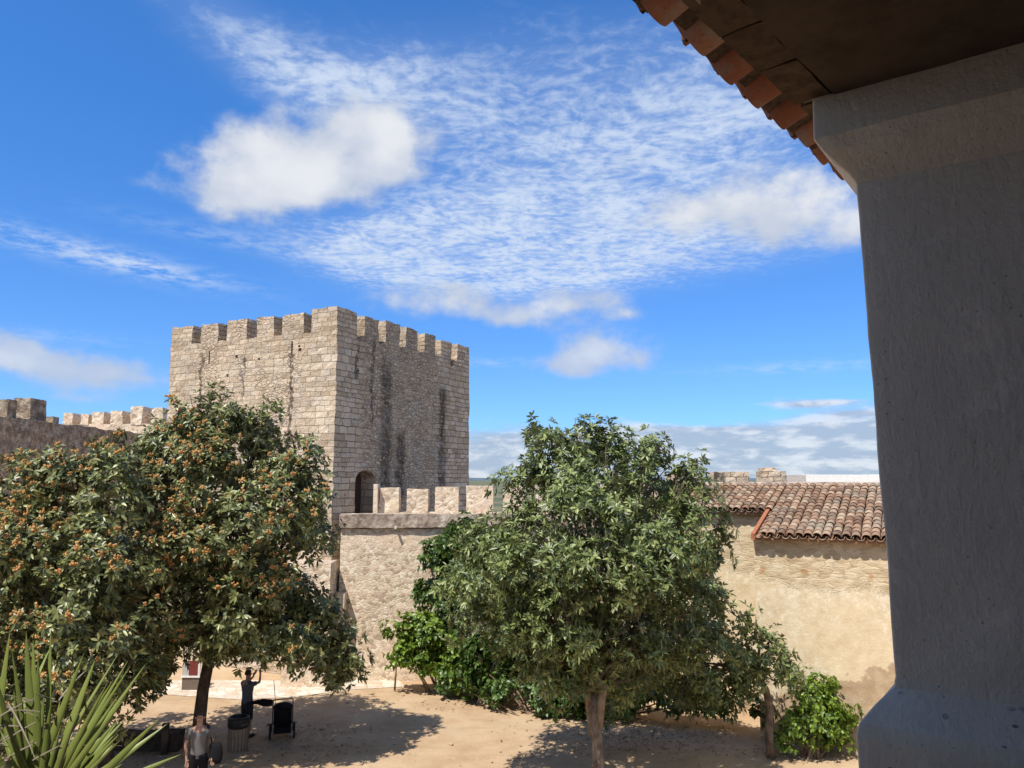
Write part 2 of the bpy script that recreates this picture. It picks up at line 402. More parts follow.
def dirt_ground():
    m, t = new_mat('sandy_ground')
    tc = t.n('ShaderNodeTexCoord'); P = tc.outputs['Object']
    big = t.noise(P, .22, 5, .6); mid = t.noise(P, 1.1, 6, .65); fine = t.noise(P, 9, 5, .7); grit = t.noise(P, 60, 3, .7)
    tr = t.noise(t.vm('MULTIPLY', P, (.6, 2.2, 1)), 1.0, 5, .6)
    col = t.mix(t.ss(mid, .3, .7), (.36, .245, .145), (.455, .33, .205))
    col = t.mix(t.m('MULTIPLY', t.ss(big, .45, .65), .55), col, (.49, .375, .25))
    col = t.mix(t.m('MULTIPLY', t.ss(tr, .52, .7), .35), col, (.32, .215, .13))
    col = t.mix(t.m('MULTIPLY', t.ss(fine, .55, .75), .3), col, (.26, .175, .105))
    peb = t.ss(t.vor(P, 13), .14, .09)
    pc = t.xyz(t.vor(P, 13, out='Color'))
    peb = t.m('MULTIPLY', peb, t.m('GREATER_THAN', pc[0], .72))
    col = t.mix(t.m('MULTIPLY', peb, .7), col, t.mix(pc[1], (.22, .16, .10), (.55, .47, .38)))
    foot = t.ss(t.vor(t.vm('MULTIPLY', P, (1, .7, 1)), 2.6), .22, .10)
    col = t.mix(t.m('MULTIPLY', foot, t.m('MULTIPLY', t.ss(big, .4, .6), .22)), col, (.30, .20, .12))
    h = t.m('ADD', t.m('SUBTRACT', t.m('MULTIPLY', mid, 1.2), t.m('MULTIPLY', foot, .5)), t.m('ADD', t.m('MULTIPLY', fine, .9), t.m('ADD', t.m('MULTIPLY', grit, .25), t.m('MULTIPLY', peb, .4))))
    # open country outside the castle walls: scrub and olive groves instead of trodden sand
    far = t.ss(t.vm('LENGTH', P), 55, 140)
    col = t.mix(far, col, t.mix(t.ss(t.noise(P, .02, 5), .4, .6), (.085, .10, .06), (.16, .15, .09)))
    t.out(t.bsdf(col, .97, t.bump(h, .55, .04), .1))
    return m

def pale_paving():
    m, t = new_mat('pale_paving')
    tc = t.n('ShaderNodeTexCoord'); P = tc.outputs['Object']
    val = t.xyz(t.vor(P, 3.2, out='Color'))[0]; e = t.vor(P, 3.2, 'DISTANCE_TO_EDGE')
    mid = t.noise(P, 2, 6, .7)
    col = t.mix(val, (.47, .40, .32), (.62, .56, .47))
    col = t.mix(t.m('MULTIPLY', t.ss(e, .07, .02), .5), col, (.36, .28, .2))
    col = t.mix(t.ss(mid, .5, .62), col, (.46, .35, .235))
    t.out(t.bsdf(col, .95, t.bump(t.m('ADD', mid, t.ss(e, 0, .1)), .5, .02), .15))
    return m

def leaf_mat(name, c_dark, c_mid, c_light, under=None, trans=.22, rough=.42):
    m, t = new_mat(name)
    g = t.n('ShaderNodeNewGeometry'); r = g.outputs['Random Per Island']
    tc = t.n('ShaderNodeTexCoord')
    cl = t.noise(tc.outputs['Object'], 1.5, 3, .6)
    k = t.m('ADD', t.m('MULTIPLY', r, .62), t.m('MULTIPLY', cl, .38))
    col = t.ramp(k, [(.18, c_dark), (.5, c_mid), (.82, c_light)])
    if under is not None:
        col = t.mix(t.m('MULTIPLY', g.outputs['Backfacing'], .8), col, under)
    b = t.bsdf(col, rough, None, .5)
    tr = t.n('ShaderNodeBsdfTranslucent'); t.put(tr.inputs['Color'], t.mix(.6, col, tuple(min(1, c * 1.5) for c in c_light)))
    mx = t.n('ShaderNodeMixShader'); mx.inputs[0].default_value = trans
    t.put(mx.inputs[1], b); t.put(mx.inputs[2], tr.outputs[0])
    t.out(mx.outputs[0])
    return m

def bark_mat(name='bark', a=(.10, .075, .055), b=(.27, .22, .17)):
    m, t = new_mat(name)
    tc = t.n('ShaderNodeTexCoord'); P = tc.outputs['Object']
    n1 = t.noise(t.vm('MULTIPLY', P, (1, 1, .3)), 18, 5, .7); n2 = t.noise(P, 4, 4, .6)
    col = t.mix(t.ss(t.m('ADD', t.m('MULTIPLY', n1, .5), t.m('MULTIPLY', n2, .5)), .35, .65), a, b)
    t.out(t.bsdf(col, .95, t.bump(n1, .8, .02), .1))
    return m

def plain(name, col, rough=.7, spec=.3, metal=0, var=.25, scale=12):
    m, t = new_mat(name)
    tc = t.n('ShaderNodeTexCoord'); n1 = t.noise(tc.outputs['Object'], scale, 5, .65)
    c = t.mix(t.m('MULTIPLY', t.ss(n1, .35, .7), var * 2), col, tuple(x * .55 for x in col))
    t.out(t.bsdf(c, rough, t.bump(n1, .3, .005), spec, metal))
    return m

# ------------------------------------------------------------------ world, sun, camera
SUN_AZ, SUN_EL = math.radians(-140), math.radians(60)     # azimuth from +Y towards +X
SUNDIR = Vector((math.sin(SUN_AZ) * math.cos(SUN_EL), math.cos(SUN_AZ) * math.cos(SUN_EL), math.sin(SUN_EL)))

def sky_angle(x, y):
    d = ray(x, y).normalized()
    return math.atan2(d.x, d.y), math.asin(d.z)

def make_world():
    w = bpy.data.worlds.new('World'); SC.world = w; w.use_nodes = True
    t = NT(w.node_tree)
    sky = t.n('ShaderNodeTexSky', sky_type='NISHITA'); sky.sun_disc = False
    sky.sun_elevation = SUN_EL; sky.sun_rotation = SUN_AZ
    sky.altitude = 300; sky.air_density = 1.0; sky.dust_density = .25; sky.ozone_density = 3.0
    tc = t.n('ShaderNodeTexCoord')
    D = t.vm('NORMALIZE', tc.outputs['Generated'])
    d = t.xyz(D)
    az = t.m('ARCTAN2', d[0], d[1]); el = t.m('ARCSINE', d[2])
    # cloud-deck coordinates: perspective of a flat layer overhead
    zc = t.m('MAXIMUM', d[2], .04)
    deck = t.comb(t.m('DIVIDE', d[0], zc), t.m('DIVIDE', d[1], zc), 0.0)
    AE = t.comb(az, el, 0.0)
    def blob(acc, x, y, rx, ry, rot=0.0, amp=1.0):
        a0, e0 = sky_angle(x, y)
        if abs(rot) < .02:
            p_ = t.vm('SUBTRACT', AE, (a0, e0, 0)); p_ = t.vm('MULTIPLY', p_, (F / rx, F / ry, 0))
        else:
            mp = t.n('ShaderNodeMapping', vector_type='TEXTURE'); t.put(mp.inputs[0], AE)
            mp.inputs['Location'].default_value = (a0, e0, 0); mp.inputs['Rotation'].default_value = (0, 0, rot)
            mp.inputs['Scale'].default_value = (rx / F, ry / F, 1); p_ = mp.outputs[0]
        g = t.m('POWER', math.exp(-1), t.vm('DOT_PRODUCT', p_, p_))
        return t.m('MULTIPLY_ADD', g, amp, 0.0 if acc is None else acc)
    def total(lst):
        acc = None
        for b in lst:
            acc = blob(acc, *b)
        return acc
    # ---- rippled high layer
    wn = t.noise(deck, 2.6, 3, .55, col=True)
    warp = t.vm('ADD', deck, t.vm('MULTIPLY', wn, (.20, .20, 0)))
    n_hi = t.noise(warp, 21, 3, .6)
    n_hi2 = t.noise(warp, 5.0, 4, .6)
    region = total([(490, 245, 150, 44, 0, .75), (430, 262, 120, 30, 0, .35), (600, 235, 150, 40, 0, .42), (640, 160, 170, 70, 0, .42), (470, 130, 150, 50, -.2, .36), (700, 110, 140, 60, 0, .26), (560, 55, 220, 50, 0, .30), (380, 85, 90, 34, 0, .34), (770, 110, 90, 60, 0, .25), (450, 225, 90, 40, 0, .3),
                    (370, 255, 110, 22, -.12, .4), (270, 60, 120, 34, -.40, .52), (780, 235, 120, 30, 0, .40), (560, 278, 130, 18, 0, .35)])
    back = t.m('MULTIPLY', t.ss(d[1], .15, -.4), 1.1)       # unseen cloud added overhead and behind as neutral fill light
    region = t.m('ADD', region, back)
    nn = t.m('ADD', t.m('MULTIPLY', n_hi, .50), t.m('MULTIPLY', n_hi2, .50))
    rg = t.m('MULTIPLY', t.ss(region, .03, .85), 1.0)
    thr = t.m('MULTIPLY_ADD', rg, -.17, .60)                # thicker layer = more of the ripples filled in
    hi = t.ss(nn, t.m('SUBTRACT', thr, .11), t.m('ADD', thr, .19))
    hi = t.m('MULTIPLY', t.m('ADD', t.m('MULTIPLY', hi, .70), .20), t.m('POWER', rg, .85), clamp=True)
    # ---- thin streaks
    streaks = total([(85, 253, 110, 11, -.13, 1.), (150, 268, 60, 7, -.1, .6), (290, 248, 120, 9, -.08, .65), (800, 367, 90, 5, 0, .55), (30, 335, 70, 6, 0, .4), (490, 362, 40, 4, 0, .5)])
    n_st = t.noise(t.vm('MULTIPLY', AE, (30, 110, 1)), 1.0, 4, .65)
    sk = t.m('MULTIPLY', streaks, t.ss(n_st, .34, .64))
    sk = t.m('MULTIPLY', sk, .55, clamp=True)
    # ---- puffy low clouds
    n_c = t.noise(t.vm('MULTIPLY', AE, (1, 1.35, 1)), 17, 7, .56)
    n_s = t.noise(t.vm('MULTIPLY', AE, (1, 1.6, 1)), 8, 2, .5)
    puff = total([(362, 130, 58, 32, 0, 1.15), (256, 172, 54, 38, 0, 1.2), (310, 168, 66, 34, 0, .9), (392, 155, 36, 36, 0, .7), (240, 200, 40, 18, 0, .6), (330, 185, 60, 20, 0, .4),
                  (165, 165, 22, 14, 0, .36), (148, 185, 20, 8, 0, .30),
                  (780, 195, 90, 34, 0, .85), (700, 215, 70, 24, 0, .6), (830, 225, 70, 22, 0, .7), (620, 165, 50, 24, 0, .3),
                  (600, 350, 44, 20, 0, 1.1), (565, 364, 36, 13, 0, .8), (634, 360, 26, 13, 0, .7),
                  (440, 300, 66, 18, 0, 1.0), (580, 303, 56, 14, 0, .9), (520, 318, 50, 12, 0, .8), (625, 315, 16, 6, 0, .4),
                  (50, 364, 66, 17, 0, .9), (115, 377, 50, 12, 0, .8), (10, 350, 30, 18, 0, .6), (60, 398, 110, 6, 0, .3)])
    pf = t.m('ADD', puff, t.m('MULTIPLY', t.m('SUBTRACT', n_c, .5), 2.4))
    pf_a = t.m('MULTIPLY', t.ss(pf, .10, 1.18), t.ss(puff, .04, .46))
    # ---- layered bank near the horizon
    bank = total([(760, 455, 150, 20, 0, 1.0), (640, 452, 90, 22, 0, .9), (500, 458, 60, 28, 0, 1.0), (860, 440, 60, 18, 0, .75), (700, 434, 70, 6, 0, .5), (420, 470, 300, 12, 0, .5),
                  (820, 403, 44, 4, 0, .62), (862, 412, 36, 5, 0, .5), (100, 470, 300, 20, 0, .6), (60, 440, 160, 10, 0, .5), (1300, 440, 500, 40, 0, .8), (-500, 430, 400, 40, 0, .8)])
    n_b = t.noise(t.vm('MULTIPLY', AE, (1, 4.5, 1)), 10, 5, .55)
    bk = t.m('ADD', bank, t.m('MULTIPLY', t.m('SUBTRACT', n_b, .5), 1.25))
    bk_a = t.m('MULTIPLY', t.ss(bk, .26, .85), .88)
    # ---- colours (cloud light is a property of the sky, so it lives in the world)
    K = CLOUD_K
    sc = t.mix(1.0, sky.outputs[0], t.mix(t.ss(el, .08, .48), (.43, .72, 1.14), SKY_TINT), 'MULTIPLY')
    skyc = t.vm('SCALE', sc); skyc.node.inputs['Scale'].default_value = SKY_STRENGTH
    white = (.99 * K, 1.01 * K, 1.05 * K); grey = (.63 * K, .71 * K, .86 * K); bgrey = (.50 * K, .60 * K, .77 * K)
    c = t.mix(hi, skyc, (.80 * K, .92 * K, 1.1 * K))
    c = t.mix(sk, c, (.80 * K, .92 * K, 1.1 * K))
    lowc = t.ss(el, sky_angle(512, 285)[1], sky_angle(512, 330)[1])
    shade = t.m('SUBTRACT', t.m('ADD', t.m('MULTIPLY', puff, .25), t.m('ADD', t.m('MULTIPLY', n_s, .95), t.m('MULTIPLY', n_c, .45))), t.m('MULTIPLY', lowc, .08))
    puffcol = t.mix(t.ss(shade, .74, 1.20), grey, white)
    c = t.mix(t.m('MULTIPLY', pf_a, t.m('MULTIPLY_ADD', lowc, -.12, .95)), c, puffcol)
    bankcol = t.mix(t.ss(t.m('ADD', t.m('MULTIPLY', n_b, .5), t.m('MULTIPLY', t.noise(t.vm('MULTIPLY', AE, (1, 3.2, 1)), 24, 4, .6), .5)), .45, .60), bgrey, (.92 * K, .96 * K, 1.04 * K))
    c = t.mix(bk_a, c, bankcol)
    bg = t.n('ShaderNodeBackground'); t.put(bg.inputs['Color'], c); bg.inputs['Strength'].default_value = 1.0
    o = t.n('ShaderNodeOutputWorld'); t.put(o.inputs['Surface'], bg.outputs[0])

SKY_STRENGTH, SKY_TINT, CLOUD_K, EXPO = .10, (.36, .82, 1.30), .56, .60

make_world(); SC.world.cycles.sampling_method = 'MANUAL'; SC.world.cycles.sample_map_resolution = 256
sun = bpy.data.lights.new('sun', 'SUN'); sun.energy = 4.2; sun.angle = math.radians(.53); sun.color = (1, .94, .85)
so = bpy.data.objects.new('sun', sun); C.objects.link(so); so.location = (-20, -20, 40)
so.rotation_euler = SUNDIR.to_track_quat('Z', 'Y').to_euler()
cam = bpy.data.cameras.new('camera'); cam.sensor_width = 36; cam.lens = 36 * F / 1024; cam.clip_start = .05; cam.clip_end = 30000
co = bpy.data.objects.new('camera', cam); C.objects.link(co); co.location = CAM; co.rotation_euler = (PI / 2 + TH, 0, 0)
SC.camera = co
SC.view_settings.view_transform = 'Standard'; SC.view_settings.look = 'None'
SC.view_settings.exposure = EXPO; SC.view_settings.gamma = 1; SC.view_settings.use_curve_mapping = False
SC.cycles.use_denoising = True
SC.cycles.max_bounces = 6; SC.cycles.diffuse_bounces = 4; SC.cycles.glossy_bounces = 2; SC.cycles.transmission_bounces = 4

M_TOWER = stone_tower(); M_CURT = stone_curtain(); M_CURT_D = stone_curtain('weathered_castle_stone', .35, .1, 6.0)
M_COPE = stone_coping(); M_OCHRE = render_plaster()
M_GROUND = dirt_ground(); M_PAVE = pale_paving()
M_BARK = bark_mat(); M_BARK_D = bark_mat('dark_bark', (.05, .037, .028), (.13, .10, .075)); M_BARK_B = bark_mat('brown_bark', (.11, .075, .05), (.30, .22, .15))
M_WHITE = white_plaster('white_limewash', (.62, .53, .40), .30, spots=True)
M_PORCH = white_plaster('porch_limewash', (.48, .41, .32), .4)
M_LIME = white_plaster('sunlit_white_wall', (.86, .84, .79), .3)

# ------------------------------------------------------------------ ground
def make_ground():
    mb = MB(); n = 140
    # fine near field, welded into one sheet that runs to the horizon
    xs = list(np.linspace(-26, 26, n)); ys = list(np.linspace(-6, 40, n))
    xs = [-9000, -1500, -200, -60] + xs + [60, 200, 1500, 9000]
    ys = [-9000, -1500, -200, -40] + ys + [80, 200, 1500, 9000]
    for y in ys:
        for x in xs:
            z = 0.0
            if abs(x) < 24 and -5 < y < 24.0:
                z = max(0, min(1, (23.0 - y) / 3)) * (mnoise.noise(Vector((x * .35, y * .35, 0))) * .035 + mnoise.noise(Vector((x * 1.4, y * 1.4, 3))) * .012)
            mb.v.append((x, y, z - (0 if -5 < y < 40 and abs(x) < 40 else .3)))
    W = len(xs)
    for j in range(len(ys) - 1):
        for i in range(W - 1):
            a = j * W + i; mb.f.append((a, a + 1, a + W + 1, a + W))
    o = mb.build('ground', M_GROUND, smooth=True); tag(o, kind='structure')
    # pale trodden paving along the foot of the wall
    mb = MB()
    pts = [gnd(150, 694), gnd(240, 700), gnd(300, 697), gnd(350, 690), gnd(405, 687)]
    for i, p in enumerate(pts):
        mb.v.append((p.x, p.y + mnoise.noise(Vector((i, 0, 0))) * .2, .012)); mb.v.append((p.x - .3, 26.0, .02))
    for i in range(len(pts) - 1): mb.f.append((2 * i, 2 * i + 2, 2 * i + 3, 2 * i + 1))
    tag(mb.build('path', M_PAVE), kind='structure')
    # distant plain and low hills, haze blue put into the base colour
    mb = MB(); k = 90
    for i in range(k + 1):
        a = math.radians(-70 + 140 * i / k); R = 6500
        h = 18 + 40 * abs(mnoise.noise(Vector((i * .11, 2, 0)))) + 14 * mnoise.noise(Vector((i * .5, 5, 0)))
        for r_, z in ((R, -5), (R + 500, h), (R + 1800, -5)): mb.v.append((r_ * math.sin(a), r_ * math.cos(a), z))
    for i in range(k):
        for j in range(2): mb.f.append((3 * i + j, 3 * i + 3 + j, 3 * i + 4 + j, 3 * i + 1 + j))
    tag(mb.build('hills', plain('haze_blue_hills', (.10, .14, .17), .95, .1, scale=.01), smooth=True), kind='structure')
make_ground()

# ------------------------------------------------------------------ tower
def line_t(px, A, B, py=340):
    """fraction along the plan line A-B that is seen at pixel column px (near the horizon)"""
    best = None
    d = ray(px, py); n = Vector((d.y, -d.x))
    a = n.x * A.x + n.y * A.y; b = n.x * B.x + n.y * B.y
    return a / (a - b)

D0 = 26.0
NT_ = at(338, 306, D0); ZT = NT_.z
LT = at_z(172, 328, ZT); RT = at_z(469.5, 347, ZT)
WL = (LT - NT_).xy.length; WR = (RT - NT_).xy.length
ang = math.atan2(RT.y - NT_.y, RT.x - NT_.x)     # local +x runs along the shady right face
print('tower', ZT, WL, WR, math.degrees(ang), (LT - NT_).xy.dot((RT - NT_).xy) / WL / WR)
ang = math.radians(ANG_T) if (ANG_T := math.degrees(ang)) else 0
lx = Vector((math.cos(ang), math.sin(ang))); ly = Vector((-lx.y, lx.x))
# the left corner is where pixel column 172 meets the line square to the right face
_q = NT_ + Vector((ly.x, ly.y, 0)) * 20
WL = line_t(172, NT_, _q, 328) * 20; LT = NT_ + Vector((ly.x, ly.y, 0)) * WL
WR = line_t(469.5, NT_, RT, 347) * (RT - NT_).xy.length
def make_tower():
    t = thing('stone_tower', 'tall square crenellated stone keep rising behind the courtyard wall', 'tower', (NT_.x, NT_.y, 0), ang)
    mh = .80; zb = ZT - mh
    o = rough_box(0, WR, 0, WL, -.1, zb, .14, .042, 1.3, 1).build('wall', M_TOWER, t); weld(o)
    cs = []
    def cutter(mb):
        c = mb.build('cutter', None); c.matrix_world = Matrix.Translation((NT_.x, NT_.y, 0)) @ Matrix.Rotation(ang, 4, 'Z'); cs.append(c)
    # arched door in the shady face
    A = NT_; B = RT
    d0 = line_t(354.5, A, B, 495) * WR; d1 = line_t(374.5, A, B, 495) * WR
    zs = at(364, 481, D0 * 1.05).z; zt = at(364, 473, D0 * 1.05).z; zlow = 5.15
    mb = MB(); pr = [(d0, zlow), (d1, zlow)]
    for k in range(13):
        q = PI * k / 12
        pr.append(((d0 + d1) / 2 + (d1 - d0) / 2 * math.cos(q), zs + (zt + .1 - zs) * math.sin(q)))
    n = len(pr)
    mb.add([(x, -.5, z) for x, z in pr] + [(x, .75, z) for x, z in pr], [tuple(range(n)), tuple(range(2 * n - 1, n - 1, -1))] + [(i, i + n, (i + 1) % n + n, (i + 1) % n) for i in range(n)])
    cutter(mb)
    # arrow slits and putlog holes in the sunny face
    for px, y0, y1, w in ((210, 351, 364, .07), (291.5, 341, 356, .07), (345 - 45, 348, 351, .12), (237, 355, 358, .11), (229, 374, 377, .1), (260, 358, 360, .1), (299, 345, 347, .12)):
        s = line_t(px, NT_, LT) * WL
        dep = (NT_ + (LT - NT_) * (s / WL)).y
        z1 = at(px, y0, dep).z; z0 = at(px, y1, dep).z
        mb = MB(); mb.box(-.4, .6, s - w / 2, s + w / 2, z0, z1); cutter(mb)
    for px, y0, y1, w in ((360, 334, 340, .3), (381, 339, 344, .26), (402, 345, 350, .24), (421, 350, 355, .24), (452, 361, 366, .22)):
        s = line_t(px, NT_, RT) * WR
        dep = (NT_ + (RT - NT_) * (s / WR)).y
        z1 = at(px, y0, dep).z; z0 = at(px, y1, dep).z
        mb = MB(); mb.box(s - w / 2, s + w / 2, -.4, .5, z0, z1); cutter(mb)
    for c in cs: weld(c)
    cut(o, cs)
    mb = MB(); mb.box(d0 - .1, d1 + .1, .60, .66, zlow, zt + .2); mb.build('door', plain('old_door', (.09, .06, .045), .8), t)
    # merlons: sunny face
    rnd = random.Random(4)
    th = .62
    fr = lambda x: x / 5.333
    lefts = [(172, 160 + fr(170)), (160 + fr(215), 160 + fr(305)), (160 + fr(355), 160 + fr(455)), (160 + fr(510), 160 + fr(605)), (160 + fr(650), 160 + fr(760))]
    for k, (a, b) in enumerate(lefts):
        s1 = line_t(a, NT_, LT) * WL; s0 = line_t(b, NT_, LT) * WL
        if k == 0: s1 = WL
        rough_box(.02, th, s0, s1, zb - .05, ZT + rnd.uniform(-.10, .04), .1, .045, 1.9, 3 + k).build('merlon', M_TOWER, t)
    s1 = line_t(160 + fr(805), NT_, LT) * WL
    e1 = line_t(330 + fr(143), NT_, RT) * WR
    mb = rough_box(.0, th, 0.0, s1, zb - .05, ZT, .1, .028, 1.7, 12)
    rough_box(th - .02, e1, 0.01, th, zb - .05, ZT - .03, .1, .028, 1.7, 13, mb)
    mb.build('merlon', M_TOWER, t)
    for k, (a, b) in enumerate([(185, 262), (300, 373), (410, 470), (507, 565), (595, 650), (683, 740)]):
        s0 = line_t(330 + fr(a), NT_, RT) * WR; s1 = line_t(330 + fr(b), NT_, RT) * WR
        if k == 5: s1 = WR
        rough_box(s0, s1, .02, th, zb - .05, ZT + rnd.uniform(-.10, .04), .1, .045, 2.1, 23 + k).build('merlon', M_TOWER, t)
    # far sides, seen only as a broken skyline from another place
    for k in range(5):
        s0 = .3 + k * (WL / 5.2)
        rough_box(WR - th, WR - .02, s0 + .6, s0 + 1.5, zb - .05, ZT, .2, .03, 1.9, 33 + k).build('merlon', M_TOWER, t)
    for k in range(5):
        s0 = .4 + k * (WR / 5.2)
        rough_box(s0 + .5, s0 + 1.5, WL - th, WL - .02, zb - .05, ZT, .2, .03, 1.9, 43 + k).build('merlon', M_TOWER, t)
    # buttress at the foot of the sunny face
    b0 = at(285, 563, 25.2); b1 = at(331, 563, 25.2)
    o = rough_box(b0.x, b1.x, 25.2, 27.2, -.1, b0.z, .2, .02, 1.2, 5).build('buttress', M_CURT, t)
    o.matrix_parent_inverse = (Matrix.Translation((NT_.x, NT_.y, 0)) @ Matrix.Rotation(ang, 4, 'Z')).inverted()
    return t
make_tower()

# ------------------------------------------------------------------ curtain wall across the court
YW = 26.0
def make_curtain():
    x0 = at(338, 600, YW).x + .03; x1 = 13.5
    t = thing('curtain_wall', 'sunlit rubble courtyard wall with merlons joining the keep to the tiled building', 'wall', (x0, YW, 0))
    inv = Matrix.Translation((-x0, -YW, 0))
    def put(o): o.matrix_parent_inverse = inv; return o
    zc0 = at(380, 527.5, YW).z; zc1 = at(380, 514, YW).z
    put(rough_box(x0, x1, YW, YW + 2.2, -.1, zc0 - .03, .2, .022, 1.0, 2).build('wall', M_CURT, t))
    put(rough_box(x0 - .05, x1, YW - .10, YW + .45, zc0, zc1, .12, .022, 1.4, 6).build('parapet_band', M_COPE, t))
    put(rough_box(x0, x1, YW + .4, YW + 2.2, zc0 - .04, zc0 + .25, .4, .01, 1.4, 7).build('walkway', M_CURT, t))
    YM = 27.3
    spans = [(379.5, 399, 488), (407, 428, 489), (435, 458.5, 487), (466, 493, 486), (503, 524, 486), (536, 557, 486), (569, 590, 485), (602, 624, 484), (636, 657, 481), (668, 700, 474)]
    # low sill wall that the merlons stand on
    a = at(376.5, 510, YM); b = at(720, 510, YM)
    put(rough_box(a.x, b.x, YM + .01, YM + .55, zc0, at(380, 512, YM).z, .2, .02, 1.4, 9).build('sill_wall', M_CURT, t))
    for k, (p0, p1, yt) in enumerate(spans):
        A = at(p0, yt, YM); B = at(p1, yt, YM)
        put(rough_box(A.x, B.x, YM, YM + .5, zc0 + .2, A.z, .1, .025, 1.7, 60 + k).build('merlon', M_CURT, t))
    # narrow jamb of dressed stone beside the keep door
    A = at(374.8, 478, YM); B = at(379, 478, YM)
    put(rough_box(A.x, B.x, YM - .25, YM + .2, zc0 + .2, at(376, 484, YM).z, .1, .012, 1.7, 80).build('jamb', M_CURT, t))
    # higher merlons standing above the tiled roof
    for k, (p0, p1, yt, yn) in enumerate([(713, 749, 472, None), (761, 785.5, 471, 469)]):
        A = at(p0, yt, YW + .5); B = at(p1, yt, YW + .5)
        put(rough_box(A.x, B.x, YW + .45, YW + 1.1, 5.0, A.z, .1, .035, 1.8, 90 + k).build('merlon', M_TOWER, t))
        if yn:
            A2 = at(763, yn - 1, YW + .5); B2 = at(776, yn, YW + .5)
            put(rough_box(A2.x, B2.x, YW + .5, YW + 1.05, A.z - .1, A2.z, .1, .03, 1.8, 95).build('merlon', M_CURT, t))
    A = at(700, 482, YW + .5); B = at(786, 482, YW + .5)
    put(rough_box(A.x, B.x + 3, YW + .5, YW + 1.0, 4.8, at(740, 484.5, YW + .5).z, .2, .02, 1.8, 97).build('sill_wall', M_CURT, t))
    # small stone spur at the foot
    A = at(334, 600, 25.7); B = at(345, 600, 25.7)
    put(rough_box(A.x, B.x, 25.6, 26.2, -.1, at(340, 593, 25.7).z, .15, .03, 1.6, 98).build('spur', M_CURT, t))
    # pale drain spout under the band
    mb = MB(); p = at(396, 527, YW - .1)
    mb.tube([p + Vector((0, .2, 0)), p + Vector((0, -.14, -.02))], .045, 8)
    put(mb.build('spout', plain('pale_stone', (.7, .66, .6)), t))
make_curtain()

# ------------------------------------------------------------------ older walls on the left
def make_left_walls():
    X = -19.6
    t = thing('castle_wall', 'shaded brown rubble wall with two large merlons at the left edge', 'wall', (X, 36, 0))
    inv = Matrix.Translation((-X, -36, 0))
    def put(o): o.matrix_parent_inverse = inv; return o
    zt = at(0, 416, -X / ((512) / 780.0)).z
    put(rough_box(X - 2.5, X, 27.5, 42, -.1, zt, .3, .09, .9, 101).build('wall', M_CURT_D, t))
    def mer(px0, px1, pxs, y, seed, zlow=.3):
        # front face seen between px0..px1, its right side up to pxs; stands on the wall top
        pass
    for k, (Y0, Y1, dz, xa, xb) in enumerate([(30.6, 31.15, .72, X - 1.6, X - .25), (32.1, 33.25, .92, X - .98, X - .3), (28.6, 29.8, .9, X - 1.6, X - .25), (33.75, 34.2, .28, X - .75, X - .3)]):
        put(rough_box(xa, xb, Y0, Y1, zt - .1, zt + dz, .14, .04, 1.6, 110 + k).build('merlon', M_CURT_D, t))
    Y2 = 42.0
    t2 = thing('castle_wall', 'far pale wall with a row of small sunlit merlons left of the keep', 'wall', (-20, Y2, 0))
    inv = Matrix.Translation((20, -Y2, 0))
    zb = at(100, 424, Y2).z
    put(rough_box(-34, -12, Y2, Y2 + 1.4, -.1, zb, .4, .05, 1, 120).build('wall', M_CURT, t2))
    for k, (a, b, y) in enumerate([(63.5, 73, 413), (81, 89, 414), (92, 104, 412), (111, 123, 411), (131, 143, 407), (152, 163, 408)]):
        A = at(a, y, Y2); B = at(b, y, Y2)
        put(rough_box(A.x, B.x, Y2, Y2 + 1.3, zb - .05, A.z, .15, .05, 1.6, 130 + k).build('merlon', M_CURT, t2))
make_left_walls()

# ------------------------------------------------------------------ tiles
def tile(mb, M, r0, r1, L, up=True, n=6, th=.014, sag=0.0):
    """one half-round clay tile along +x from r0 to r1; up = hump upward"""
    b = len(mb.v); s = 1 if up else -1
    for x, r in ((0, r0), (L, r1)):
        for rr in (r, r - th):
            for k in range(n + 1):
                q = PI * k / n
                mb.v.append(tuple(M @ Vector((x, rr * math.cos(q), s * rr * math.sin(q) * .85))))
    w = n + 1
    for k in range(n):
        o0, i0, o1, i1 = b + k, b + w + k, b + 2 * w + k, b + 3 * w + k
        mb.f += [(o0, o0 + 1, o1 + 1, o1), (i0, i1, i1 + 1, i0 + 1), (o0, i0, i0 + 1, o0 + 1), (o1, o1 + 1, i1 + 1, i1)]
    for k in (0, n):
        mb.f.append((b + k, b + 2 * w + k, b + 3 * w + k, b + w + k))

def tile_roof(mb, org, along, down, ncol, rows, pitch, rowlen, rnd, r=None, n=6, over=1.35, th=.014):
    """canal tile roof; org = top corner, along = unit across, down = unit down-slope"""
    up = along.cross(down); 
    if up.z < 0: up = -up
    r = r or pitch * .52
    for c in range(ncol):
        for cover in (False, True):
            off = c * pitch + (pitch / 2 if cover else 0)
            jit = rnd.uniform(-.012, .012)
            for k in range(rows):
                p = org + along * (off + jit + rnd.uniform(-.008, .008)) + down * (k * rowlen + (rnd.uniform(-.02, .02)))
                L = rowlen * over
                lift = (r * .55 if cover else r * .62) + rnd.uniform(-.004, .006)
                tilt = .035 + rnd.uniform(-.012, .012)
                x_ = (down + up * tilt).normalized(); x_ = (x_ + along * rnd.uniform(-.02, .02)).normalized()
                z_ = (up - x_ * up.dot(x_)).normalized(); y_ = z_.cross(x_)
                p = p + up * (lift - tilt * L * (0 if not cover else 0) + (.0 if cover else .0))
                M = Matrix((x_, y_, z_)).transposed().to_4x4(); M.translation = p
                ra, rb = (r * .86, r) if cover else (r, r * .86)
                tile(mb, M, ra, rb, L, cover, n, th)

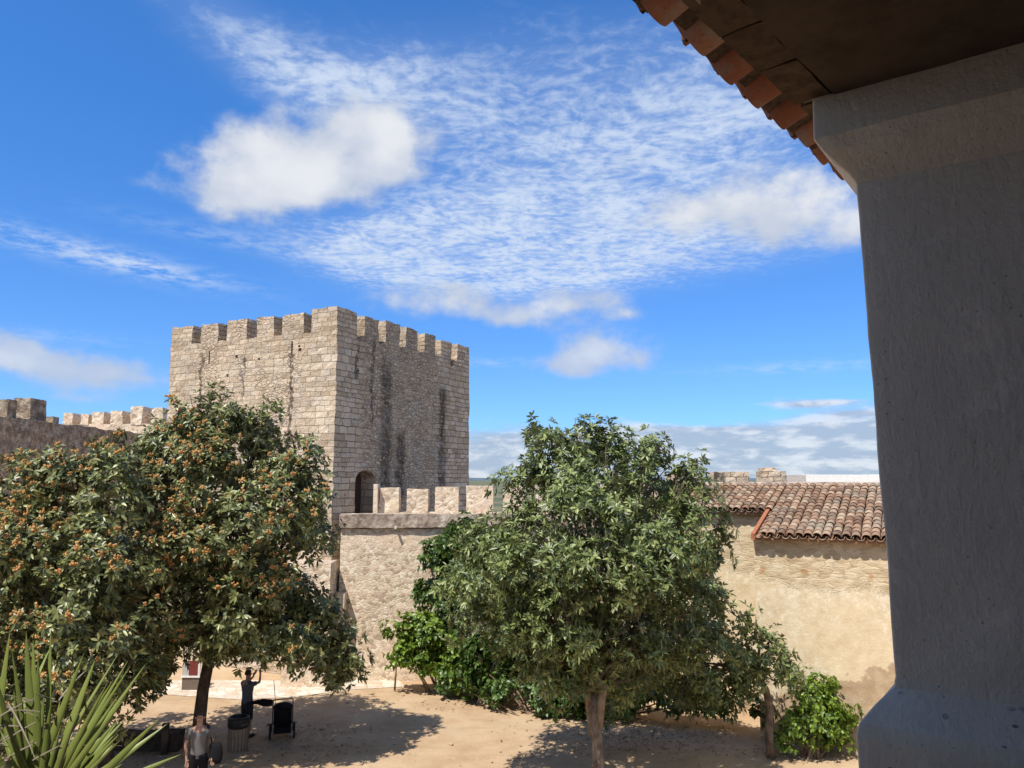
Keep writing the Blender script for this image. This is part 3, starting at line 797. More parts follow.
# ------------------------------------------------------------------ outbuilding on the right
def make_outbuilding():
    A = at(757, 640, 20.3); RZ = math.radians(-27)
    t = thing('tiled_outbuilding', 'ochre plastered outbuilding under an old terracotta tile roof', 'building', (A.x, A.y, 0), RZ)
    RM = Matrix.Translation((A.x, A.y, 0)) @ Matrix.Rotation(RZ, 4, 'Z'); RI = RM.inverted()
    cl = RI @ CAM
    def loc(px, py, y):                                  # building coordinates of a pixel on the plane local y
        d = RI.to_3x3() @ ray(px, py); return cl + d * ((y - cl.y) / d.y)
    OV = .26
    e0 = loc(753, 538, -OV); ze = e0.z; xg = e0.x
    # roof slope from the slanting verge, which ends at pixel (768, 512)
    d = RI.to_3x3() @ ray(768, 513); k = (xg - cl.x) / d.x; v1 = cl + d * k
    slope = (v1.z - ze) / (v1.y + OV); YB = v1.y + OV - .02
    slope = max(.18, min(.34, slope))
    zs = lambda y: ze + (y + OV) * slope
    # ridge where the roof plane is seen at y = 487
    d = RI.to_3x3() @ ray(800, 487); k = (ze + (cl.y + OV) * slope - cl.z) / (d.z - d.y * slope); rg = cl + d * k
    YR = rg.y; zr = rg.z
    print('outbuilding slope', slope, 'bay', YB, 'ridge', YR, zr)
    ye1 = v1.y; xl = loc(640, 515, ye1).x; xr = 8.0
    rough_box(0, xr, 0, .5, -.1, zs(0) - .10, .2, .015, 1.0, 140).build('wall', M_OCHRE, t)
    rough_box(.003, .5, .45, YB + .1, -.1, zs(.3) - .10, .2, .015, 1.0, 141).build('wall', M_OCHRE, t)
    rough_box(xl + .3, .4, YB, YB + .5, -.1, zs(YB) - .10, .2, .015, 1.0, 142).build('wall', M_OCHRE, t)
    M_TILE = terracotta('old_roof_tile', [(.1, (.12, .07, .045)), (.35, (.22, .125, .078)), (.6, (.31, .19, .12)), (.85, (.40, .285, .195))], .75)
    rnd = random.Random(11)
    down = Vector((0, -1, -slope)).normalized(); pitch = .215; along = Vector((1, 0, 0))
    def roof(x0, x1, ylow, name):
        L = (YR - ylow) * math.sqrt(1 + slope * slope)
        rows = max(3, round(L / .36)); rl = L / (rows + .35)
        mb = MB(); tile_roof(mb, Vector((x0 + pitch / 2, YR, zr)), along, down, int((x1 - x0) / pitch), rows, pitch, rl, rnd, n=6)
        return mb.build(name, M_TILE, t, True)
    ncl = int((xg - xl) / pitch)
    roof(xg + .02, xr, -OV, 'roof'); roof(xg - ncl * pitch, xg, ye1, 'roof')
    def slab(x0, x1, yl, dz0, dz1, name, mat, yh=None):
        mb = MB(); v = []
        for x in (x0, x1):
            for y in (yl, yh or YR):
                for dz in (dz0, dz1): v.append((x, y, zs(y) + dz))
        mb.add(v, [(0, 1, 3, 2), (4, 6, 7, 5), (0, 4, 5, 1), (2, 3, 7, 6), (0, 2, 6, 4), (1, 5, 7, 3)])
        return mb.build(name, mat, t)
    M_BD = plain('eave_boards', (.30, .17, .10), .9)
    slab(xg + .08, xr, -OV + .06, -.06, .02, 'roof_boards', M_BD); slab(xl, xg + .08, ye1 + .06, -.063, .017, 'roof_boards', M_BD)
    slab(xg - .05, xg + .05, -OV + .02, -.05, .11, 'verge', plain('red_clay', (.36, .135, .065), .85), ye1 + .2)
    mb = MB(); mb.tube([(xl, YR + .02, zr + .05), (xr, YR + .02, zr + .05)], .11, 8)
    mb.build('ridge', M_COPE, t)
    # white wall behind
    YR_ = 0
    Y = YW + .45
    A2 = at(786, 475, Y); 
    t3 = thing('white_wall', 'bright whitewashed wall top behind the ridge of the terracotta roof', 'wall', (A2.x, Y, 0))
    inv2 = Matrix.Translation((-A2.x, -Y, 0))
    B2 = at(806, 475, Y)
    o = rough_box(A2.x + .02, B2.x, Y, Y + .4, 4.8, at(795, 475, Y).z, .25, .008, 1, 150).build('old_plaster', plain('grey_plaster', (.55, .50, .46), .9), t3); o.matrix_parent_inverse = inv2
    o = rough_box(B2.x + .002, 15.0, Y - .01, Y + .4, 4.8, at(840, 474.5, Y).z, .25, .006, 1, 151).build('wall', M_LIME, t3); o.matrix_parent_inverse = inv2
make_outbuilding()

# ------------------------------------------------------------------ foliage
def leaves_mesh(name, P, A, k, ln, wd, droop, spread, rng, mat, parent, fold=.14):
    """P: positions (n,3); A: axes (n,3); k leaves in a whorl round each"""
    n = len(P)
    P = np.repeat(P, k, 0); A = np.repeat(A, k, 0); N = n * k
    ref = rng.normal(size=(N, 3)); T = np.cross(A, ref); T /= np.linalg.norm(T, axis=1, keepdims=True) + 1e-9
    th = np.radians(rng.uniform(spread[0], spread[1], N))[:, None]
    Dr = A * np.cos(th) + T * np.sin(th)
    Dr[:, 2] -= 0.02
    Dr /= np.linalg.norm(Dr, axis=1, keepdims=True)
    # leaf plane normal: leans toward the whorl axis
    Nn = A - Dr * (A * Dr).sum(1, keepdims=True)
    Nn += rng.normal(size=(N, 3)) * .22
    Nn -= Dr * (Nn * Dr).sum(1, keepdims=True)
    Nn /= np.linalg.norm(Nn, axis=1, keepdims=True) + 1e-9
    S = np.cross(Dr, Nn)
    L = (ln * rng.uniform(.65, 1.25, N))[:, None]; W = (wd * rng.uniform(.75, 1.2, N))[:, None]
    dz = np.zeros((N, 3)); dz[:, 2] = -1
    dr = (droop * rng.uniform(.3, 1.4, N))[:, None]
    b = P + Dr * (L * .04)
    m1 = P + Dr * (L * .40) + dz * dr * L * .08
    m2 = P + Dr * (L * .74) + dz * dr * L * .26
    tp = P + Dr * L + dz * dr * L * .55
    up = Nn * W * fold
    V = np.stack([b, m1 + S * W * .5 + up, m1, m1 - S * W * .5 + up, m2 + S * W * .42 + up, m2, m2 - S * W * .42 + up, tp], 1)   # 8 verts
    base = np.arange(N)[:, None] * 8
    quads = np.array([[1, 4, 5, 2], [2, 5, 6, 3]]); tris = np.array([[0, 1, 2], [0, 2, 3], [4, 7, 5], [5, 7, 6]])
    q = (base[:, None, :] + quads[None]).reshape(-1, 4); tr = (base[:, None, :] + tris[None]).reshape(-1, 3)
    me = bpy.data.meshes.new(name)
    nv = N * 8; nl = q.size + tr.size; nf = len(q) + len(tr)
    me.vertices.add(nv); me.loops.add(nl); me.polygons.add(nf)
    me.vertices.foreach_set('co', V.reshape(-1).astype(np.float32))
    me.loops.foreach_set('vertex_index', np.concatenate([q.reshape(-1), tr.reshape(-1)]).astype(np.int32))
    ls = np.concatenate([np.arange(len(q)) * 4, q.size + np.arange(len(tr)) * 3]).astype(np.int32)
    me.polygons.foreach_set('loop_start', ls)
    me.update(calc_edges=True); me.validate()
    return link_mesh(name, me, mat, parent)

def lobe_points(lobes, dens, rng, inner=.5, up=.45, clump=16):
    """whorl positions: every lobe is a shell of sprays with gaps between them, and a thin filling inside"""
    Ps, As = [], []
    for (c, r) in lobes:
        n = max(8, int(dens * r * r)); m = max(5, int(clump * r * r))
        sd = rng.normal(size=(m, 3)); sd /= np.linalg.norm(sd, axis=1, keepdims=True)
        sr = r * rng.uniform(.70, 1.0, m)
        sc = sd * sr[:, None] * np.array([1, 1, .9])
        w = rng.integers(0, m, n)
        off = np.clip(rng.normal(size=(n, 3)), -1.7, 1.7) * .17 * min(1.2, .6 + r * .5)
        p = sc[w] + off
        ins = rng.uniform(0, 1, n) < .16
        q = rng.normal(size=(n, 3)); q /= np.linalg.norm(q, axis=1, keepdims=True)
        p[ins] = (q * r * rng.uniform(.2, .7, n)[:, None])[ins]
        a = sd[w] + off * 2.2; a[:, 2] += up; a += rng.normal(size=(n, 3)) * .22
        a /= np.linalg.norm(a, axis=1, keepdims=True)
        Ps.append(p + np.array(c)[None]); As.append(a)
    return np.concatenate(Ps), np.concatenate(As)

def px_lobes(lst, Y):
    out = []
    for (x, y, r, dy) in lst:
        c = at(x, y, Y + dy); out.append((tuple(c), r / F * (Y + dy)))
    return out

def limbs(trunk_top, lobes, rnd, r0=.07, n=None, base_pts=None):
    mb = MB(); T = Vector(trunk_top)
    for (c, r) in lobes:
        c = Vector(c); mid = T.lerp(c, .5) + Vector((rnd.uniform(-.3, .3), rnd.uniform(-.3, .3), rnd.uniform(-.1, .35)))
        q1 = T.lerp(mid, .5) + Vector((rnd.uniform(-.1, .1), rnd.uniform(-.1, .1), .05))
        mb.tube([T, q1, mid, c], [r0, r0 * .75, r0 * .5, r0 * .22], 6)
        for k in range(4):
            e = c + Vector((rnd.gauss(0, 1), rnd.gauss(0, 1), rnd.gauss(.3, .8))).normalized() * r * .85
            mb.tube([mid.lerp(c, .6), (mid + c * 2 + e * 2) / 5 + Vector((0, 0, .06)), e], [r0 * .3, r0 * .2, r0 * .08], 5)
    return mb

M_LOQ = leaf_mat('loquat_leaf', (.030, .046, .014), (.125, .165, .046), (.285, .325, .105), under=(.17, .185, .085), trans=.12, rough=.42)
M_LOQD = leaf_mat('dark_loquat_leaf', (.038, .053, .018), (.135, .155, .048), (.29, .295, .105), under=(.19, .175, .085), trans=.12, rough=.40)
M_IVY = leaf_mat('bright_shrub_leaf', (.035, .075, .012), (.12, .20, .022), (.26, .36, .045), trans=.28, rough=.4)
M_IVYD = leaf_mat('climber_leaf', (.022, .05, .012), (.06, .115, .022), (.13, .20, .035), trans=.22, rough=.4)
M_FRUIT = plain('loquat_fruit', (.50, .26, .085), .6, .3, var=.4, scale=14)

def crown_tree(name, label, cat, base, lobes, trunk_pts, trunk_r, mat, dens, seed, leaf=(.2, .055), k=8, bark=M_BARK, group=None, r0=.07, droop=1.0, spread=(45, 95), nlimb=None, crown_name='crown'):
    base = Vector(base)
    t = thing(name, label, cat, base, 0, group)
    inv = Matrix.Translation(-base); rng = np.random.default_rng(seed); rnd = random.Random(seed)
    P, A = lobe_points(lobes, dens, rng)
    keep = P[:, 2] > .12
    P, A = P[keep], A[keep]
    o = leaves_mesh(crown_name, P - np.array(base), A, k, leaf[0], leaf[1], droop, spread, rng, mat, t)
    mb = MB(); mb.tube(trunk_pts, trunk_r, 12)
    tr = mb.build('trunk', bark, t, True); tr.matrix_parent_inverse = inv
    lb = limbs(trunk_pts[-1], lobes if nlimb is None else lobes[:nlimb], rnd, r0).build('limbs', bark, t, True); lb.matrix_parent_inverse = inv
    return t, P, A

def fruit_proto(seed):
    bm = bmesh.new(); rnd = random.Random(seed)
    def ball(p, r): bmesh.ops.create_icosphere(bm, subdivisions=1, radius=r, matrix=Matrix.Translation(p))
    ball(Vector((0, 0, 0)), .03)
    for i in range(rnd.randint(5, 8)):
        d = Vector((rnd.gauss(0, 1), rnd.gauss(0, 1), rnd.gauss(0, .8))).normalized(); R = rnd.uniform(.035, .07)
        k = 1
        while k * .026 < R: ball(d * (k * .026), .015); k += 1      # the stalk
        ball(d * R, rnd.uniform(.019, .026))
    me = bpy.data.meshes.new('fruit_cluster'); bm.to_mesh(me); bm.free()
    me.polygons.foreach_set('use_smooth', [True] * len(me.polygons)); me.materials.append(M_FRUIT)
    return me
FRUITS = [fruit_proto(s) for s in range(6)]

def add_fruit(t, P, A, n_all, seed, keep_fn=None):
    rng = np.random.default_rng(seed); base = np.array(t.location)
    # fruit sits on whorls that face the light or the viewer
    ph = np.sin(P[:, 0] * 2.1 + seed) + np.sin(P[:, 2] * 2.6 + P[:, 0] * 1.3 + seed * 2) + np.sin(P[:, 1] * 2.3)
    score = ph * .28 + P[:, 2] * .10 + A[:, 2] * .5 - A[:, 1] * .6 + rng.uniform(0, 1.1, len(P)) - .25 * P[:, 1] + .25 * P[:, 1].mean()
    order = np.argsort(-score)
    chosen = []
    for i in order:
        if all(np.linalg.norm(P[i] - P[j]) > .13 for j in chosen): chosen.append(i)
        if len(chosen) >= n_all: break
    chosen.sort(key=lambda i: P[i][1])
    mbv, mbf = [], []
    for q, i in enumerate(chosen):
        p = P[i] + A[i] * .09 - base
        me = FRUITS[q % 6]
        if q < 100:
            o = bpy.data.objects.new('fruit_cluster', me); C.objects.link(o); o.parent = t; o.location = p
            o.rotation_euler = (rng.uniform(0, 6), rng.uniform(0, 6), rng.uniform(0, 6)); s = rng.uniform(.8, 1.25); o.scale = (s, s, s)
        else:
            b = len(mbv); mbv += [tuple(Vector(p) + v.co) for v in me.vertices]; mbf += [tuple(b + k for k in f.vertices) for f in me.polygons]
    if mbv:
        me = bpy.data.meshes.new('fruit'); me.from_pydata(mbv, [], mbf); me.update()
        o = link_mesh('small_fruit', me, M_FRUIT, t); tag(o, kind='stuff')

# --- the tall loquat in front of the keep
def big_loquat():
    Y = 18.6
    L = [(215, 420, 34, 0), (180, 448, 38, 0), (255, 440, 34, 0), (225, 478, 45, -.8), (285, 488, 36, 0), (165, 500, 42, -.5), (250, 530, 50, -1), (303, 535, 33, 0), (195, 560, 50, -1.2), (150, 560, 38, -.3),
         (275, 582, 38, -.5), (230, 610, 48, -.8), (180, 622, 42, -.6), (298, 630, 36, -.2), (327, 655, 30, 0), (255, 634, 34, -.2), (150, 640, 34, -.5), (140, 590, 36, .3), (135, 520, 30, .6), (150, 680, 24, -.2), (160, 460, 26, .5), (262, 425, 28, .2), (296, 465, 30, .2), (312, 505, 28, .2), (195, 415, 26, .2), (150, 450, 26, .4), (132, 485, 30, .5), (338, 640, 24, .1), (340, 668, 20, .1), (318, 610, 24, .3), (212, 636, 24, 0),
         (210, 470, 50, 1.7), (250, 540, 55, 1.9), (190, 560, 50, 1.9), (282, 610, 40, 1.4), (230, 615, 45, 1.9)]
    lobes = px_lobes(L, Y)
    b = gnd(199, 752); tt = at(207, 640, b.y)
    pts = [b - Vector((0, 0, .1)), at(199.5, 720, b.y - .02), at(203, 690, b.y), at(208, 665, b.y), tt]
    t, P, A = crown_tree('loquat_tree', 'tall loquat tree full of orange fruit standing before the keep', 'tree', (b.x, b.y, 0), lobes, pts, [.17, .15, .135, .13, .12], M_LOQD, 300, 3, (.16, .053), 9, M_BARK_D, droop=.35, spread=(48, 92))
    add_fruit(t, P, A, 420, 5)
big_loquat()

def left_loquat():
    Y = 16.8
    L = [(118, 452, 30, .5), (72, 482, 40, 0), (22, 492, 42, 0), (-40, 520, 60, 0), (105, 505, 42, -.5), (50, 540, 50, -.8), (0, 560, 50, -1), (100, 570, 48, -1), (55, 610, 50, -1.2), (122, 625, 42, -1), (10, 640, 55, -1),
         (85, 668, 42, -1), (130, 682, 30, -.6), (40, 700, 50, -.8), (100, 712, 30, -.5), (-50, 620, 70, 0), (40, 560, 70, 1.8), (90, 610, 55, 1.6), (0, 640, 70, 1.8), (-70, 700, 60, 0), (-20, 720, 50, -.5)]
    lobes = px_lobes(L, Y)
    b = gnd(112, 778)
    pts = [b - Vector((0, 0, .1)), at(100, 735, b.y), at(92, 690, b.y), at(80, 640, b.y)]
    t, P, A = crown_tree('loquat_tree', 'broad loquat tree dense with orange fruit at the left edge behind the yucca', 'tree', (b.x, b.y, 0), lobes, pts, [.2, .16, .14, .12], M_LOQD, 280, 7, (.16, .053), 9, M_BARK_D, droop=.35, spread=(48, 92))
    add_fruit(t, P, A, 500, 9)
left_loquat()

def middle_loquat():
    Y = 16.6
    L = [(538, 438, 22, 0), (580, 434, 20, .3), (562, 468, 30, 0), (608, 456, 30, .2), (650, 464, 28, .3), (522, 488, 28, 0), (684, 490, 30, .3), (570, 508, 42, -.6), (622, 508, 45, -.7), (505, 530, 38, -.2), (470, 548, 32, .4),
         (697, 520, 26, .2), (662, 545, 42, -.7), (540, 560, 48, -1), (600, 565, 50, -1.2), (492, 585, 40, -.4), (700, 568, 28, 0), (645, 600, 42, -1), (562, 618, 42, -1), (512, 632, 34, -.3), (602, 640, 34, -.8), (690, 612, 30, -.5),
         (555, 660, 26, -.5), (640, 648, 28, -.3), (580, 480, 48, 1.7), (640, 510, 52, 1.9), (530, 555, 55, 1.9), (620, 585, 55, 2), (680, 560, 40, 1.6), (540, 610, 45, 1.9), (650, 630, 40, 1.6), (480, 612, 30, .2), (455, 585, 24, .6), (545, 668, 24, -.2), (575, 672, 20, .5), (620, 676, 22, .6), (530, 645, 30, .4), (665, 655, 28, .4), (583, 668, 20, -.5), (560, 684, 18, -.2), (612, 664, 20, -.3), (700, 640, 30, .2), (715, 545, 18, .3), (652, 446, 16, .3), (690, 470, 16, .3)]
    lobes = px_lobes(L, Y)
    b = gnd(598, 800)
    d = b.y
    pts = [b - Vector((0, 0, .1)), at(599, 770, d), at(597, 740, d), at(593, 715, d), at(596, 690, d)]
    t, P, A = crown_tree('loquat_tree', 'large round loquat tree without fruit, with a forked trunk, mid courtyard', 'tree', (b.x, b.y, 0), lobes, pts, [.15, .115, .11, .13, .09], M_LOQ, 410, 13, (.148, .041), 9, M_BARK, droop=.28, spread=(50, 92))
    # the fork that leans right and the brown sister stem on the left
    mb = MB(); mb.tube([at(598, 728, d), at(603, 690, d - .1), at(612, 662, d - .25), at(622, 640, d - .3), at(632, 610, d)], [.10, .085, .07, .055, .04], 9)
    o = mb.build('limb', M_BARK, t, True); o.matrix_parent_inverse = Matrix.Translation(-t.location)
    mb = MB(); mb.tube([at(594, 735, d + .06), at(589, 700, d + .05), at(585, 670, d + .05), at(575, 630, d + .2)], [.10, .095, .09, .06], 9)
    o = mb.build('limb', M_BARK_B, t, True); o.matrix_parent_inverse = Matrix.Translation(-t.location)
middle_loquat()

def right_loquat():
    Y = 18.7
    L = [(690, 622, 32, .2), (722, 606, 24, .3), (742, 648, 32, 0), (774, 656, 24, 0), (785, 672, 14, -.1), (700, 662, 36, 0), (665, 680, 32, 0), (748, 684, 26, .3), (640, 665, 36, .6), (715, 692, 26, 0), (620, 688, 26, 1.0), (690, 690, 24, .5)]
    lobes = px_lobes(L, Y)
    b = gnd(771, 758)
    pts = [b - Vector((0, 0, .1)), at(769, 735, b.y), at(770, 710, b.y), at(766, 690, b.y), at(756, 672, b.y)]
    crown_tree('loquat_tree', 'small low loquat tree spreading under the right side of the big round tree', 'tree', (b.x, b.y, 0), lobes, pts, [.10, .095, .09, .08, .06], M_LOQ, 300, 17, (.155, .044), 9, M_BARK_B, r0=.04, droop=.4)
    return b
right_loquat()

def shrub(name, label, cat, base, L, Y, mat, dens, seed, leaf, k=6, stems=9, bark=M_BARK_B, spread=(40, 100), droop=.6):
    base = Vector(base); t = thing(name, label, cat, base)
    inv = Matrix.Translation(-base); rng = np.random.default_rng(seed); rnd = random.Random(seed)
    lobes = px_lobes(L, Y)
    P, A = lobe_points(lobes, dens, rng, .45)
    kp = P[:, 2] > .1; P, A = P[kp], A[kp]
    leaves_mesh('foliage', P - np.array(base), A, k, leaf[0], leaf[1], droop, spread, rng, mat, t)
    mb = MB()
    for q in range(stems):
        c = Vector(lobes[q % len(lobes)][0]); s = base + Vector((rnd.uniform(-.3, .3), rnd.uniform(-.15, .15), -.05))
        s.x = s.x * .6 + c.x * .4 if name != 'shrub' else s.x
        m = s.lerp(c, .5) + Vector((rnd.uniform(-.12, .12), rnd.uniform(-.1, .1), 0))
        mb.tube([s, m, c], [.028, .02, .008], 5)
    o = mb.build('stems', bark, t); o.matrix_parent_inverse = inv
    return t

b = gnd(813, 757)
shrub('shrub', 'small bright green bush on bare stems against the ochre wall', 'bush', (b.x, b.y, 0), [(815, 702, 24, 0), (798, 716, 18, 0), (834, 712, 17, 0), (814, 688, 14, 0), (822, 722, 18, -.1), (790, 728, 12, 0), (840, 728, 10, .1), (842, 742, 7, .1), (783, 744, 8, 0)], b.y, M_IVY, 900, 21, (.10, .06), 6, 16)
shrub('climbing_shrub', 'dark green climber against the courtyard wall left of the big round tree', 'climber', (at(455, 690, 25.3).x, 25.3, 0), [(452, 535, 20, 0), (442, 562, 20, 0), (436, 588, 18, 0), (462, 566, 26, 0), (468, 530, 14, .1), (452, 608, 24, 0), (480, 596, 26, 0), (470, 640, 26, .1), (500, 560, 24, .2), (510, 610, 30, .2)], 25.1, M_IVYD, 620, 23, (.13, .085), 6, 10)
shrub('spreading_shrub', 'bright yellow green shrub leaning out from the wall beside a thin stake', 'bush', (at(445, 690, 24.7).x, 24.7, 0), [(402, 634, 15, 0), (420, 636, 19, 0), (440, 640, 20, -.1), (458, 648, 20, -.1), (400, 652, 10, 0), (430, 652, 16, 0), (425, 622, 12, 0), (476, 652, 18, -.2), (438, 668, 12, -.3), (446, 682, 10, -.4), (462, 672, 16, -.3), (412, 648, 14, -.1), (480, 676, 16, -.3), (424, 660, 10, -.1), (492, 640, 18, -.3), (502, 665, 16, -.4)], 24.5, M_IVY, 760, 25, (.14, .10), 6, 14)
shrub('hedge', 'low leafy hedge along the dirt behind the big round tree', 'hedge', (at(560, 705, 22.3).x, 22.3, 0), [(482, 668, 16, 1.0), (505, 680, 16, .8), (528, 672, 20, .6), (545, 690, 18, .1), (560, 700, 14, -.2), (575, 686, 20, 0), (600, 690, 20, 0), (535, 650, 22, .6), (570, 660, 22, .4), (620, 688, 20, -.1), (640, 684, 20, -.3), (665, 690, 20, -.6), (690, 692, 20, -.8), (720, 700, 16, -1.2), (550, 708, 8, -.3), (470, 682, 14, 1.3), (452, 678, 12, 1.8), (515, 655, 24, 1.0), (490, 640, 24, 1.4), (590, 705, 16, -.3), (612, 704, 16, -.3), (540, 694, 16, .1), (500, 690, 12, .6), (760, 712, 12, -2)], 22.3, M_IVYD, 560, 27, (.14, .085), 6, 22)

def dry_twigs():
    rnd = random.Random(5)
    b = Vector((at(480, 690, 23.4).x, 23.4, 0))
    t = thing('dead_branch', 'bare grey dead branches sticking out of the shrubs left of the big round tree', 'branch', b)
    mb = MB()
    for q in range(60):
        s = at(rnd.uniform(488, 520), rnd.uniform(600, 632), 23.2)
        e = at(rnd.uniform(444, 492), rnd.uniform(586, 640), 22.6 + rnd.uniform(-.3, .3))
        m = s.lerp(e, .5) + Vector((rnd.uniform(-.1, .1), 0, rnd.uniform(0, .15)))
        mb.tube([s, m, e], [.012, .009, .004], 4)
    for q in range(5):
        mb.tube([b + Vector((rnd.uniform(-.2, .3), 0, 0)), at(500 + q * 4, 650, 23.4), at(500 + q * 4, 615, 23.2)], [.03, .025, .012], 5)
    o = mb.build('twigs', plain('dead_wood', (.36, .31, .25), .95), t); o.matrix_parent_inverse = Matrix.Translation(-b)
dry_twigs()

# ------------------------------------------------------------------ yucca close to the porch
def yucca():
    Y = 3.5
    c = at(40, 800, Y)
    t = thing('yucca', 'spiky yellow green yucca with stiff sword leaves at the bottom left corner', 'yucca', (c.x, c.y, 0))
    inv = Matrix.Translation((-c.x, -c.y, 0))
    rnd = random.Random(8)
    m, nt = new_mat('yucca_leaf')
    g = nt.n('ShaderNodeNewGeometry'); r = g.outputs['Random Per Island']; tc = nt.n('ShaderNodeTexCoord')
    col = nt.ramp(nt.m('ADD', nt.m('MULTIPLY', r, .7), nt.m('MULTIPLY', nt.noise(tc.outputs['Object'], 6, 4), .3)), [(.15, (.07, .11, .028)), (.5, (.17, .215, .05)), (.85, (.33, .34, .085))])
    bs = nt.bsdf(col, .45, None, .4); tr = nt.n('ShaderNodeBsdfTranslucent'); nt.put(tr.inputs['Color'], col)
    mx = nt.n('ShaderNodeMixShader'); mx.inputs[0].default_value = .15; nt.put(mx.inputs[1], bs); nt.put(mx.inputs[2], tr.outputs[0]); nt.out(mx.outputs[0])
    M_Y = m; M_DRY = plain('dry_yucca_leaf', (.27, .23, .17), .9)
    def blade(b0, tip, w, bend=0.0, mat=M_Y, name='leaf', fold=.3):
        b0 = Vector(b0); tip = Vector(tip); d = tip - b0; L = d.length; d.normalize()
        side = d.cross(Vector((0, -1, .25))).normalized(); nrm = side.cross(d).normalized()
        mb = MB(); n = 9; th = .003
        for i in range(n):
            s = i / (n - 1)
            ww = w * .74 * (.55 + .45 * math.sin(min(1, s * 2.2) * PI / 2)) * (1 - s ** 2.6) + .0006
            p = b0 + d * (L * s) + Vector((0, 0, -1)) * bend * L * s * s
            q = nrm * ww * fold
            for o_ in (side * ww * .5 + q, Vector((0, 0, 0)), -side * ww * .5 + q):
                mb.v.append(tuple(p + o_))
            for o_ in (side * ww * .5 + q, Vector((0, 0, 0)), -side * ww * .5 + q):
                mb.v.append(tuple(p + o_ - nrm * th))
        for i in range(n - 1):
            a = i * 6; b_ = a + 6
            mb.f += [(a, a + 1, b_ + 1, b_), (a + 1, a + 2, b_ + 2, b_ + 1), (a + 3, b_ + 3, b_ + 4, a + 4), (a + 4, b_ + 4, b_ + 5, a + 5), (a, b_, b_ + 3, a + 3), (a + 2, a + 5, b_ + 5, b_ + 2)]
        o = mb.build(name, mat, t, True); o.matrix_parent_inverse = inv
        return o
    keyed = [((35, 770), (26, 631), 3.5, .056), ((38, 772), (33, 640), 3.58, .05), ((50, 780), (51, 628), 3.6, .036), ((30, 790), (84, 653), 3.45, .05), ((66, 745), (95, 660), 3.65, .045), ((40, 800), (113, 680), 3.4, .04),
             ((55, 800), (123, 700), 3.3, .042), ((85, 805), (160, 718), 3.2, .048), ((60, 810), (120, 740), 3.1, .03), ((10, 700), (50, 648), 3.9, .03), ((-20, 740), (10, 632), 3.6, .045), ((8, 800), (-30, 690), 3.4, .05), ((25, 800), (14, 690), 3.4, .05),
             ((40, 800), (5, 720), 3.2, .045), ((50, 800), (75, 720), 3.2, .045), ((30, 800), (-60, 740), 3.3, .05), ((45, 805), (60, 700), 3.7, .045), ((45, 770), (118, 654), 3.8, .025)]
    for (b0, tp, yy, w) in keyed:
        q0 = at(b0[0], b0[1], Y + (yy - Y) * .3); q0 = q0.lerp(c, .25)
        blade(q0, at(tp[0], tp[1], yy), w)
    for k in range(19):
        e = at(rnd.uniform(-30, 150), rnd.uniform(640, 760), Y + rnd.uniform(-.25, .35))
        blade(c.lerp(e, .12) - Vector((0, 0, .06)), e, rnd.uniform(.03, .05), rnd.uniform(0, .05))
    for k in range(34):
        a = rnd.uniform(0, 2 * PI); e = rnd.uniform(-.3, 1.2)
        d = Vector((math.cos(a) * math.cos(e), math.sin(a) * math.cos(e), math.sin(e)))
        if d.y < -.2 and d.z > .1: d.y *= -.5
        L = rnd.uniform(.45, .62)
        blade(c + d * .05 - Vector((0, 0, .1)), c + d * L - Vector((0, 0, .1)), rnd.uniform(.035, .05), rnd.uniform(0, .08))
    for k in range(44):
        p = at(rnd.uniform(-5, 60), rnd.uniform(690, 800), Y + rnd.uniform(-.15, .2))
        d = Vector((rnd.uniform(-1, 1), rnd.uniform(-.5, .5), rnd.uniform(-.6, .5))).normalized()
        blade(p, p + d * rnd.uniform(.1, .28), rnd.uniform(.004, .010), rnd.uniform(.0, .25), M_DRY, 'dry_leaf', .5)
    mb = MB(); mb.tube([(c.x, c.y, -.1), (c.x + .04, c.y, 2), (c.x, c.y, c.z + .1)], [.14, .11, .09], 12)
    o = mb.build('trunk', M_BARK_B, t, True); o.matrix_parent_inverse = inv
yucca()

